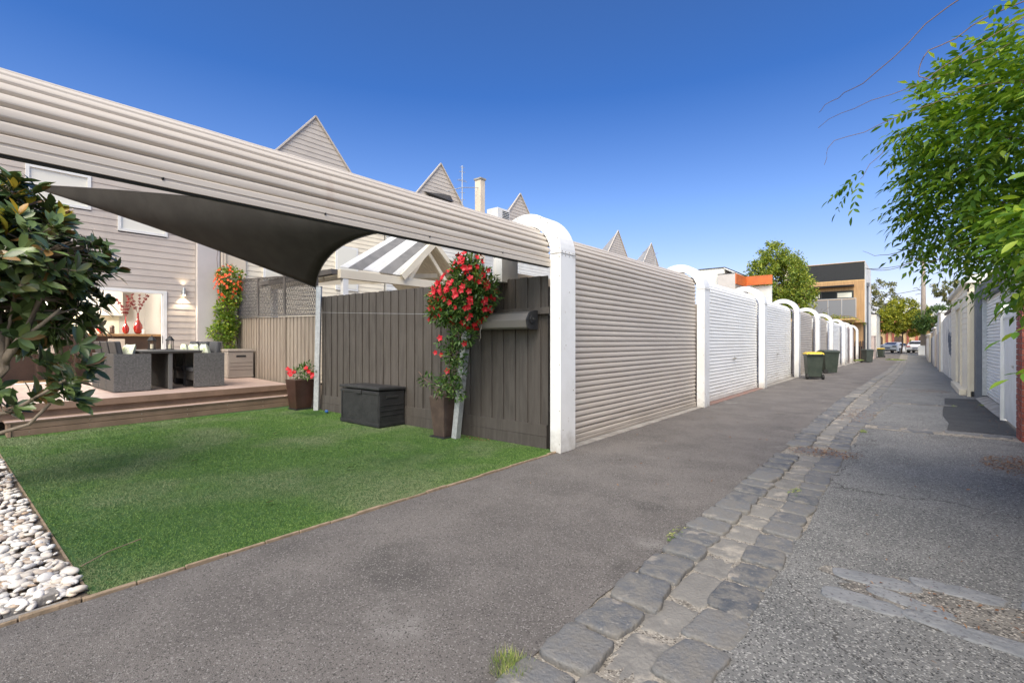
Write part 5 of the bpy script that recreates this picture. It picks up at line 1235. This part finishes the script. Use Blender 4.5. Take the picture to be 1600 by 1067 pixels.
b1 = wheelie((-2.95,21.9,0),R(200),1.02,'bin_yellow','bin_green','nearest wheelie bin, with a bright yellow lid')
b = MB(); rr = random.Random(4); x = -.20
while x < .12:
    l = rr.uniform(.012,.03); b.box(x,x+l,.292,.297,.78,.81); x += l+rr.uniform(.006,.012)
o = b.build('marking','white',b1,local=True); o.rotation_euler = (-.0,0,0)
wheelie((-3.02,27.0,gz(27)),R(125),1.08,'bin_grey','bin_green','green wheelie bin with its own dark lid, just behind the yellow-lidded one')
wheelie((-2.85,49.6,gz(49.6)),R(40),1.10,'bin_grey','bin_grey','grey-green wheelie bin standing alone by the timber house')
wheelie((-2.62,66.5,gz(66.5)),R(-15),1.0,'bin_yellow','bin_green','small distant wheelie bin with a yellow lid at the end of the lane')

# ================================================================== TREES
def crown_tree(name, base, clumps, leaf_m, label, trunk_r=.15, nleaf=9000, ls=.16, group=None, bark='bark_dark', seed=1, gap=.0):
    t = thing(name, base, label, 'tree', group); rr = random.Random(seed)
    rgen = np.random.default_rng(seed)
    tot = sum(c[1][0]*c[1][1]+c[1][1]*c[1][2] for c in clumps); P_ = []; D_ = []
    for c,r_ in clumps:
        n = int(nleaf*(r_[0]*r_[1]+r_[1]*r_[2])/tot)
        # sub-clumps on the shell of each clump
        ns = max(6,int(n/55)); d = norm(rgen.normal(size=(ns,3))); q = rgen.uniform(.45,1.0,ns)**.5
        sc_ = np.array(c)+d*np.array(r_)*q[:,None]; rs = rgen.uniform(.16,.34,ns)*min(r_)
        which = rgen.integers(0,ns,n); dd = norm(rgen.normal(size=(n,3)))*rgen.uniform(.2,1,n)[:,None]
        P_.append(sc_[which]+dd*rs[which][:,None]); D_.append(norm(dd+rgen.normal(0,.6,(n,3))))
    P_ = np.concatenate(P_); D_ = np.concatenate(D_); n = len(P_)
    V,F = leaves(P_,D_,norm(rgen.normal(0,.8,(n,3))+np.array([0,0,1.])),rgen.uniform(.7,1.3,n)*ls,rgen.uniform(.7,1.2,n)*ls*.62,LEAF_SMALL)
    npmesh('crown',V,F,leaf_m,t)
    b = MB(); c0 = Vector(base); mid = sum((Vector(c) for c,_ in clumps),Vector())/len(clumps)
    fork = c0.lerp(Vector((mid.x,mid.y,mid.z)),.55); b.tube([c0,c0.lerp(fork,.5)+Vector((.05,.05,0)),fork],[trunk_r,trunk_r*.8,trunk_r*.65],10)
    for c,r_ in clumps:
        b.tube([fork,fork.lerp(Vector(c),.5)+Vector((0,0,.1)),Vector(c)],[trunk_r*.5,trunk_r*.35,trunk_r*.15],7)
        for _ in range(5):
            e = Vector(c)+Vector((rr.uniform(-1,1)*r_[0],rr.uniform(-1,1)*r_[1],rr.uniform(-.3,1)*r_[2]))*.75; b.tube([Vector(c),e],[trunk_r*.15,.01],5)
    b.build('trunk',bark,t,smooth=True); return t
crown_tree('garden_tree',(-7.7,40.3,-.2),[((-7.7,40.3,5.9),(2.0,2.0,2.4)),((-8.7,39.0,5.2),(1.2,1.2,1.2)),((-6.6,41.6,5.0),(1.3,1.3,1.4)),((-7.9,40.4,7.7),(1.1,1.1,1.2)),((-7.4,40.6,4.0),(1.9,1.9,1.1)),((-7.1,41.4,6.6),(1.1,1.1,1.3)),((-8.6,39.4,6.4),(1.0,1.0,1.1))],'tree_a','round leafy green tree rising behind the white garage doors',.16,26000,.16,seed=3)
crown_tree('shrub',(-5.9,46.5,-.2),[((-5.9,46.5,3.6),(1.1,1.1,1.0)),((-5.2,47.5,3.2),(.8,.8,.8))],'tree_y','small bushy shrub in front of the timber house balcony',.06,1500,.12,seed=5)
# palm fronds
t = thing('palm',(-5.1,48,-.3),'small palm with arching fronds below the balcony of the timber house','palm')
b = MB(); fr = []
for k in range(9):
    a = k*.75+.3; L_ = 2.1; pts = []
    for i in range(11):
        f = i/10; pts.append((-5.1+math.cos(a)*L_*f, 48+math.sin(a)*L_*f, 3.0+1.9*f-2.0*f*f+.1))
    b.tube(pts,list(np.linspace(.035,.01,11)),5)
    for i in range(2,11):
        for s_ in (-1,1):
            for _ in range(1): fr.append((pts[i],(math.cos(a+s_*1.1),math.sin(a+s_*1.1),-.7)))
b.tube([(-5.1,48,-.3),(-5.1,48,3.1)],[.14,.11],8)
b.build('trunk','bark',t)
pos = np.array([p for p,_ in fr])+RNG.normal(0,.05,(len(fr),3)); dd = np.array([d for _,d in fr]); V,F = leaves(pos,dd,np.tile([[0,0,1.]],(len(fr),1)),np.full(len(fr),.38),np.full(len(fr),.035)); npmesh('fronds',V,F,'tree_y',t)
crown_tree('street_tree',(-1.0,74.6,.0),[((-.8,74.5,4.2),(2.3,1.8,1.7)),((-.9,74.5,5.4),(1.6,1.3,1.2)),((.7,74.8,4.2),(1.3,1.2,1.5)),((-2.3,74.4,4.0),(1.2,1.2,1.4)),((-.5,74.5,2.9),(2.0,1.3,.8))],'tree_y','rounded yellow-green street tree above the white sports car',.10,15000,.22,seed=7)
crown_tree('street_tree',(1.9,70.5,-.2),[((1.9,70.5,3.9),(1.7,1.6,1.5)),((1.1,70.5,3.2),(1.0,1.0,.9)),((2.9,71,4.0),(1.3,1.2,1.2))],'tree_c','dark green tree leaning over the right wall beside the power pole',.12,6500,.19,seed=8)
crown_tree('gum_tree',(-7,108,0),[((-7.5,108,10),(3.2,3,2.2)),((-4.5,109,11),(2.6,2.5,2.0)),((-9.5,108,8.2),(2.4,2.2,1.8)),((-2.8,109,8.8),(2.4,2.4,2.0)),((-6,108,7.2),(3,2.4,1.4))],'tree_b','tall airy gum tree beyond the street, left of the pole',.25,5200,.34,seed=9)
crown_tree('gum_tree',(5.5,112,0),[((4.6,112,10.6),(2.6,2.4,1.4)),((8.2,112,11.2),(2.8,2.4,1.4)),((6.4,112,8.8),(2.6,2.4,1.4))],'tree_b','flat-topped gum tree beyond the street, right of the pole',.25,4200,.34,seed=10)
crown_tree('bush',(-5.2,80.0,0),[((-5.2,88.8,3.6),(1.6,1.4,2.2))],'tree_c','dark bush behind the white sports car by the red roof',.08,1800,.22,seed=11)
crown_tree('bush',(.0,88.9,.1),[((-.15,88.9,1.0),(.55,.5,.8))],'tree_y','low clipped bush between the two parked cars',.03,900,.14,seed=12)

# ================================================================== FAR BUILDINGS
t = thing('timber_house',(-3.3,54.5,0),'modern timber clad house with a black screened upper storey','house')
XL,XR,YF = -8.7,-3.32,54.5
def bd(b, x0,x1,y,z0,z1,w_=.14):    # vertical boards facing -Y
    x = x0
    while x < x1-.01:
        b.box(x+.006,min(x+w_,x1)-.006,y-.02,y,z0,z1); x += w_
b = MB(); b.box(XL,XR,YF,YF+9,3.2,7.1); b.box(XL-6,XL,YF+.5,YF+9,-.5,7.3); b.build('body','yellow_timber',t)
b = MB(); bd(b,XL,-7.95,YF,3.2,7.1); bd(b,-4.15,XR,YF,3.2,7.1); bd(b,-7.95,-4.15,YF,3.2,5.4); bd(b,-7.95,-4.15,YF,6.15,7.1); b.build('cladding','orange_timber',t)
b = MB(); b.box(-7.95,-4.15,YF-.005,YF-.001,5.42,6.15); b.build('window','glass',t)
b = MB()
for x in (-7.95,-6.7,-5.5,-4.2): b.box(x,x+.06,YF-.03,YF-.006,5.42,6.15)
b.box(-7.95,-4.14,YF-.03,YF-.006,6.12,6.18); b.build('window_frame','black_screen',t)
b = MB(); b.box(-7.9,-6.8,YF-.012,YF-.007,5.6,5.95); b.box(-5.4,-4.3,YF-.012,YF-.007,5.55,6.0); b.build('blind','pane',t)
b = MB(); b.prism([(YF-.75,6.62),(YF-.02,6.72),(YF-.02,6.50),(YF-.70,6.50)],-8.0,-4.1,'x'); b.build('awning','black_screen',t)
b = MB(); b.box(XL,XR,YF+.02,YF+8,7.1,8.75); b.build('upper_storey','black_screen',t)
b = MB(); 
for k in range(24): b.box(XL,XR,YF-.02,YF+.0,7.13+k*.067,7.13+k*.067+.045)
for x in (XL+.02,-6.9,-5.1,XR-.06): b.box(x,x+.05,YF-.04,YF-.021,7.1,8.75)
b.build('louvres','black_screen',t)
b = MB(); b.box(XL-.05,XR+.02,YF-.05,YF+8,8.75,8.80); b.box(XL,XR+.0,YF-.035,YF+.01,7.02,7.12); b.build('trim','yellow_timber',t)
b = MB(); b.box(XR+.001,XR+.03,YF,YF+8,3.2,8.74); b.build('side_wall','white_clad',t)
b = MB(); b.box(-8.2,-3.95,YF-1.0,YF-.1,3.42,3.55); b.build('balcony_slab','yellow_timber',t)
for i in range(4):
    x = -8.15+i*1.06; b = MB(); b.box(x+.03,x+1.02,YF-1.0,YF-.98,3.62,5.28); b.build('balcony_panel','frosted',t)
b = MB()
for i in range(5): b.box(-8.17+i*1.06,-8.12+i*1.06,YF-1.01,YF-.95,3.55,5.36)
b.box(-8.2,-3.9,YF-1.02,YF-.96,5.34,5.40); b.build('balcony_rail','galv',t)
b = MB(); bd(b,-4.4,-3.5,YF+1.2,1.0,3.2); b.build('lower_cladding','orange_timber',t)
b = MB(); b.box(-4.6,-3.42,YF+1.25,YF+8,-.5,3.2); b.build('lower_body','black_screen',t)
b = MB(); 
for k in range(5): b.box(-4.3+k*.18,-4.2+k*.18,YF+1.0,YF+1.1,-.5,1.5)
b.build('batten','brown_wood',t)
b = MB(); b.tube([(XR+.12,YF+1.8,-.4),(XR+.12,YF+1.8,6.8)],.07,8); b.box(XR+.02,XR+.25,YF+1.6,YF+2.0,6.6,6.95); b.build('downpipe','bluegrey',t)
b = MB(); b.box(XL-1.35,XL+.1,YF+1,YF+4,7.0,9.15); b.build('stair_tower','cream',t); b = MB(); b.box(XL-1.42,XL+.17,YF+.93,YF+4.1,9.15,9.24); b.build('tower_cap','black_screen',t)
b = MB(); b.box(XL-.9,XL-.4,YF+.985,YF+.995,8.2,8.8); b.build('tower_window','glass',t)
# white walls between the timber house and the street
segs = [(57.2,62.8,5.6,-3.28,'white_clad','tall white rendered wall right behind the timber house'),(62.9,66.2,2.35,-3.05,'pink_door','low pinkish wall between the tall white wall and the white weatherboard garage')]
for a,c,h,x,m,lb in segs:
    b = MB(); g = gz(a); b.box(x-3,x,a,c,g-.1,g+h); b.box(x-3.02,x+.05,a-.03,c+.03,g+h,g+h+.06)
    tag(b.build('boundary_wall',m,bevel=.01),lb,'wall')
t = thing('weatherboard_garage',(-3.1,68,gz(68)),'white weatherboard garage at the left end of the lane','garage')
b = MB(); clad_x(b,-3.0,67.0,75.0,-.4,4.5,pitch=.17); b.build('wall','white_clad',t); b = MB(); b.box(-8,-3.01,66.9,75,-.4,4.45); b.build('body','white_clad',t)
b = MB(); b.add([(-2.85,66.8,4.45),(-2.85,75.1,4.45),(-5.5,75.1,5.4),(-5.5,66.8,5.4)],[(0,1,2,3)]); b.build('roof','galv',t)
# grey building with orange fascia, mid distance
t = thing('box_building',(-9,31,0),'pale grey box building with an orange fascia, left of the round tree','building')
b = MB(); b.box(-10.1,-9.0,34.0,42,0,5.95); b.build('body','render_grey',t)
b = MB(); b.box(-11.6,-9.75,34.3,41,0,6.42); b.build('front_block','white_clad',t)
b = MB(); b.prism([(-9.75,6.42),(-9.02,5.99),(-9.02,5.96),(-9.75,6.34)],34.2,36.0); b.build('sloping_roof','white',t)
b = MB(); b.box(-11.65,-9.72,34.25,41.05,6.421,6.47); b.box(-10.12,-8.99,33.98,34.2,5.951,5.99); b.build('flashing','black_screen',t)
b = MB(); b.box(-8.999,-8.92,34.0,36.6,5.25,5.94); b.box(-8.92,-7.3,36.5,36.6,5.35,5.98); b.build('fascia','orange_panel',t)
b = MB(); b.box(-8.995,-8.96,34.05,36.5,2.0,5.24); b.build('side_panel','grey_plastic',t)
b = MB(); b.box(-8.9,-7.4,36.8,37.0,2,5.3); b.build('back_panel','white_clad',t)
# house across the street
t = thing('tiled_house',(-3,95,0),'sand coloured house with red tiled roof across the street','house')
b = MB(); b.box(-9,6,91,97,0,3.1); b.build('wall','sand_wall',t)
b = MB(); b.add([(-9.6,90.4,3.0),(6.6,90.4,3.0),(3,94.5,5.0),(-6,94.5,5.0)],[(0,1,2,3)]); b.add([(-9.6,90.4,3.0),(-6,94.5,5.0),(-9.6,97,3.0)],[(0,1,2)]); b.add([(-5.7,90.2,4.2),(-2.6,90.2,4.2),(-4.1,91.4,5.5)],[(0,1,2)]); b.build('roof','tile_red',t)
b = MB(); b.box(-5.4,-2.9,90.5,91.5,3.4,4.25); b.build('dormer','sand_wall',t)
for x in (-3.9,-1.5,1.3):
    b = MB(); pts = [(x-.55,0.),(x-.55,1.9)]+[(x+.55*math.cos(a),1.9+.45*math.sin(a)) for a in np.linspace(PI,0,9)][1:-1]+[(x+.55,1.9),(x+.55,0)]
    b.prism(pts,90.95,90.99); b.build('arch','brown_wood',t)
b = MB()
for x in (-4.7,-3.0,-2.3,-.6,.4,2.1): b.box(x,x+.28,90.8,90.94,0,2.9)
b.build('brick_column','brick',t)
t = thing('front_fence',(-3,89.3,.12),'low sand coloured front fence with brick posts behind the parked cars','fence')
b = MB(); b.box(-9,-.1,89.3,89.4,.1,.9); b.box(.9,6,89.3,89.4,.1,.9); b.build('panel','sand_wall',t)
b = MB(); b.box(.35,.62,89.1,89.4,.1,2.6); b.box(-4.6,-4.3,89.1,89.4,.1,1.4); b.build('post','tile_red',t)
for (x0,x1,y,h,m,lb) in [(-60,-10,95,4.2,'render_beige','long beige house far left across the street'),(8,50,96,4.4,'white_clad','white house far right across the street')]:
    b = MB(); b.box(x0,x1,y,y+8,0,h); b.prism([(y-.5,h),(y+8.5,h),(y+4,h+2)],x0-.4,x1+.4,'x'); tag(b.build('far_house',m),lb,'house')

# ================================================================== CARS
def car(loc, rz, label, kind, m):
    t = thing('parked_car',loc,label,'car','cars parked across the street',rz=rz)
    if kind == 'sport': L_,W_,prof = 4.7,1.95,[(-2.35,.42),(-2.38,.80),(-2.25,1.0),(-1.75,1.08),(-1.0,1.30),(-.2,1.36),(.5,1.22),(1.1,.98),(2.0,.86),(2.35,.62),(2.38,.30)]
    else: L_,W_,prof = 4.7,1.85,[(-2.30,.42),(-2.36,.80),(-2.22,1.05),(-2.0,1.45),(-1.6,1.52),(.2,1.55),(.9,1.18),(1.2,1.05),(2.1,.92),(2.34,.62),(2.36,.30)]
    # body: sections across the width
    b = MB(); ys = [(-1,.80,0),(-.96,.93,0),(-.80,1,.0),(0,1.01,0),(.80,1,0),(.96,.93,0),(1,.80,0)]; v = []; n = len(prof)
    belt = .95
    for (u,k,_) in ys:
        for (x,z) in prof:
            yy = u*W_/2
            zz_ = z
            if z > belt: yy *= 1-.30*(z-belt)/.55; 
            if abs(u) > .9: zz_ = .30+(z-.30)*k if z <= belt else .30+(z-.30)*(k)
            v.append((x,yy,zz_))
    f = [(i*n+j,(i+1)*n+j,(i+1)*n+j+1,i*n+j+1) for i in range(len(ys)-1) for j in range(n-1)]
    top = len(v)
    for side,i in ((0,0),(1,len(ys)-1)):
        base = [(x,ys[i][0]*W_/2,.24) for x,_ in prof]; o = len(v); v += base
        f += [(i*n+j,i*n+j+1,o+j+1,o+j) for j in range(n-1)]
    o0 = len(ys)*n; 
    f += [(o0+j,o0+j+1,o0+n+j+1,o0+n+j) for j in range(n-1)]
    f += [(0,o0,o0+n,(len(ys)-1)*n) ]
    b.add(v,f); b.build('body',m,t,smooth=False,local=True)
    zc = 1.12 if kind=='sport' else 1.22
    b = MB(); 
    if kind == 'sport': b.add([(-1.72,-.58,1.10),(-1.72,.58,1.10),(-1.05,.52,1.30),(-1.05,-.52,1.30)],[(0,1,2,3)])
    else: b.add([(-2.20,-.66,1.12),(-2.20,.66,1.12),(-2.02,.60,1.42),(-2.02,-.60,1.42)],[(0,1,2,3)])
    b.v = [(x-.012,y,z+.012) for x,y,z in b.v]; b.build('rear_window','glass',t,local=True)
    for s_ in (-1,1):
        b = MB(); x0,x1 = (-1.2,.7) if kind=='sport' else (-1.9,.7); yb = s_*W_/2*.985
        b.add([(x0,yb,.98),(x1+.2,yb,.98),(x1-.3,yb-s_*.12,zc+.10),(x0+.15,yb-s_*.12,zc+.10)],[(0,1,2,3)]); b.build('side_window','glass',t,local=True)
    for x in (-1.45,1.45):
        for s_ in (-1,1):
            b = MB(); b.tube([(x,s_*(W_/2-.20),.32),(x,s_*(W_/2+.005),.32)],.33,20); wh = b.build('wheel','rubber',t,local=True)
            b = MB(); b.tube([(x,s_*(W_/2+.006),.32),(x,s_*(W_/2+.012),.32)],.20,14); rm = b.build('rim','steel',t,local=True); rm.parent = wh
    for s_ in (-1,1):
        b = MB(); b.box(-2.41,-2.30,s_*.88 if s_<0 else .48,s_*.48 if s_<0 else .88,.78,.90); b.build('tail_light','tail' if kind!='sport' else 'black_screen',t,bevel=.01,local=True)
    b = MB(); b.box(-2.42,-2.385,-.26,.26,.56,.68); b.build('number_plate','number_plate',t,local=True)
    b = MB(); b.box(-2.40,-2.28,-W_/2+.1,W_/2-.1,.26,.40); b.build('bumper','black_plastic',t,bevel=.02,local=True)
    return t
car((-1.62,79.2,0),R(72),'low white sports car seen from behind across the lane end','sport','car_white')
car((.72,81.2,0),R(80),'silver white hatchback parked right of the white sports car','hatch','car_silver')

# ================================================================== POWER POLE AND WIRES
t = thing('power_pole',(1.0,72.2,gz(72.2)),'weathered timber power pole at the end of the lane','power pole')
b = MB(); b.tube([(1.0,72.2,-.3),(1.0,72.2,6),(1.0,72.2,10.9)],[.27,.22,.17],12); b.build('pole','pole',t,smooth=True)
b = MB(); b.box(.72,1.28,72.0,72.4,10.55,10.68); b.box(.8,.9,72.1,72.3,10.9,11.25); b.box(1.1,1.2,72.1,72.3,10.9,11.2); b.build('crossarm','pole',t)
b = MB(); b.tube([(.75,72,7.2),(.4,72,7.6),(.1,72,7.5)],.03,5); b.tube([(.78,72,6.9),(.3,72,6.8)],.03,5); b.build('bracket','lattice',t)
b = MB(); b.box(.55,1.15,71.7,71.9,-.1,1.0); tag(b.build('utility_box','white',bevel=.02),'white utility box at the foot of the power pole','utility box')
def cable(a, c, sag, label, r_=.012, n=16):
    a = Vector(a); c = Vector(c); b = MB(); b.tube([a.lerp(c,i/n)+Vector((0,0,-sag*4*(i/n)*(1-i/n))) for i in range(n+1)],r_,5); return tag(b.build('cable','lattice'),label,'cable','overhead cables')
cable((1.0,72,10.8),(-3.4,56.5,8.3),.3,'overhead cable from the power pole to the timber house',.03)
cable((1.3,60,10.2),(-3.33,55,8.2),.9,'overhead cable sagging from the wisteria side to the timber house',.03)
cable((1.0,72,10.6),(12,74,11.4),.2,'overhead cable running right from the power pole',.03)
cable((1.0,72,7.4),(-14,92,8),.5,'low overhead cable running left from the power pole',.03)

# ================================================================== LITTER AND GRASS
def litter(name, c, rx, ry, n, m, label, ls=.035, kind='stuff', z=.012):
    a = RNG.uniform(0,2*PI,n); q = RNG.uniform(0,1,n)**.6
    P_ = np.stack([c[0]+np.cos(a)*q*rx, c[1]+np.sin(a)*q*ry, z+RNG.uniform(0,.012,n)],1)
    d = np.stack([RNG.normal(size=n),RNG.normal(size=n),RNG.normal(0,.15,n)],1); V,F = leaves(P_,d,norm(RNG.normal(0,.35,(n,3))+np.array([0,0,1.])),RNG.uniform(.5,1.3,n)*ls,RNG.uniform(.3,1,n)*ls*.4,LEAF_SMALL)
    o = npmesh(name,V,F,m); tag(o,label,'leaf litter',kind=kind)
litter('leaf_litter',(-.88,7.42),.42,.34,520,'rust','brown leaf litter filling the gap in the stone gutter')
litter('leaf_litter',(1.05,8.05),.42,.62,1100,'rust','brown leaf litter against the right edge of the lane',.04)
litter('leaf_litter',(-.9,11.6),.4,1.1,380,'rust','thin scatter of dry leaves along the gutter before the cross channel')
litter('leaf_litter',(.35,18.5),.5,.6,260,'rust','rusty leaf scatter near the cream shed')
litter('leaf_litter',(-5.0,5.2),.28,.10,80,'rust','few dry leaves at the foot of the charcoal fence')
litter('leaf_litter',(-2.4,7.5),1.1,4.5,90,'rust','sparse dry leaves scattered over the brown asphalt',.035)
litter('leaf_litter',(.35,6.5),.8,4.,110,'rust','sparse dry leaves scattered over the grey asphalt',.032)
litter('leaf_litter',(1.15,14.5),.16,4.,260,'rust','leaves and grit along the foot of the right doors',.03)
litter('leaf_litter',(-3.52,9.0),.05,3.2,160,'rust','fine dead leaves gathered along the foot of the beige door',.025)
litter('leaf_litter',(.22,3.5),.5,.2,60,'rust','few dead leaves among the flat setts in the foreground',.03)
for gx, gy, gn, gl2 in ((-1.36,3.6,90,'wispy weeds between the kerb stones and the brown asphalt'),(-.86,5.3,70,'tiny weeds in the gutter joint halfway to the litter gap'),(-.60,9.6,120,'weeds sprouting beside the cross channel'),(1.22,15.2,150,'weeds at the foot of the right garage'),(.72,14.6,90,'small green weed at the end of the second cross channel')):
    litter('weeds',(gx,gy),.05,.16,gn,'grass',gl2,.035,z=.008)
litter('grass_clump',(-1.0,49),.6,1.2,500,'grass','patch of weeds in the gutter at the lane end',.14)
litter('grass_clump',(-3.2,46),.3,1.5,300,'grass','weeds along the foot of the far pinkish door',.14)
for i,(x,y,c) in enumerate([(-6.2,3.1,'rust'),(-4.9,3.0,'rust'),(-6.6,2.0,'timber_edge'),(-4.4,1.9,'rust'),(-7.6,3.4,'timber_edge')]):
    V,F = leaves(np.array([[x,y,.03]]),np.array([[1,.4,.1]]),np.array([[0,0.1,1.]]),[.09],[.045],LEAF_BIG,droop=-.2); tag(npmesh('fallen_leaf',V,F,c),['brown curled leaf on the middle of the turf','dry leaf on the turf toward the black storage box','small pale leaf in the left part of the turf','dry leaf near the asphalt edge of the turf','pale leaf on the turf near the deck steps'][i],'leaf','fallen leaves on the turf')
b = MB(); b.tube([(-4.05,.62,.03),(-4.18,.78,.035),(-4.28,.98,.03)],.004,5); tag(b.build('twig','timber_edge'),'thin brown twig on the turf corner beside the pebbles','twig')
V,F = leaves(np.array([[.98,7.2,.02]]*5)+RNG.normal(0,.03,(5,3))*np.array([1,1,.2]),RNG.normal(size=(5,3))*np.array([1,1,.3]),np.tile([[0,0,1.]],(5,1)),[.07]*5,[.04]*5); tag(npmesh('fallen_blossom',V,F,'pinkleaf'),'purple fallen blossom near the leaf litter at right','blossom')
# tuft of grass at the very front
n = 420; a = RNG.uniform(0,2*PI,n); q = RNG.uniform(0,1,n)**.6
P_ = np.stack([-1.37+np.cos(a)*q*.09, 1.64+np.sin(a)*q*.08, np.zeros(n)],1); D_ = norm(np.stack([np.cos(a)*q+RNG.normal(0,.3,n),np.sin(a)*q+RNG.normal(0,.3,n),np.full(n,.9)],1))
V,F = leaves(P_,D_,norm(np.stack([np.cos(a),np.sin(a),np.full(n,.2)],1)),RNG.uniform(.02,.07,n),np.full(n,.003),LEAF_SMALL,droop=.5); tag(npmesh('grass_tuft',V,F,'grass'),'small tuft of green grass at the near end of the gutter','grass tuft')
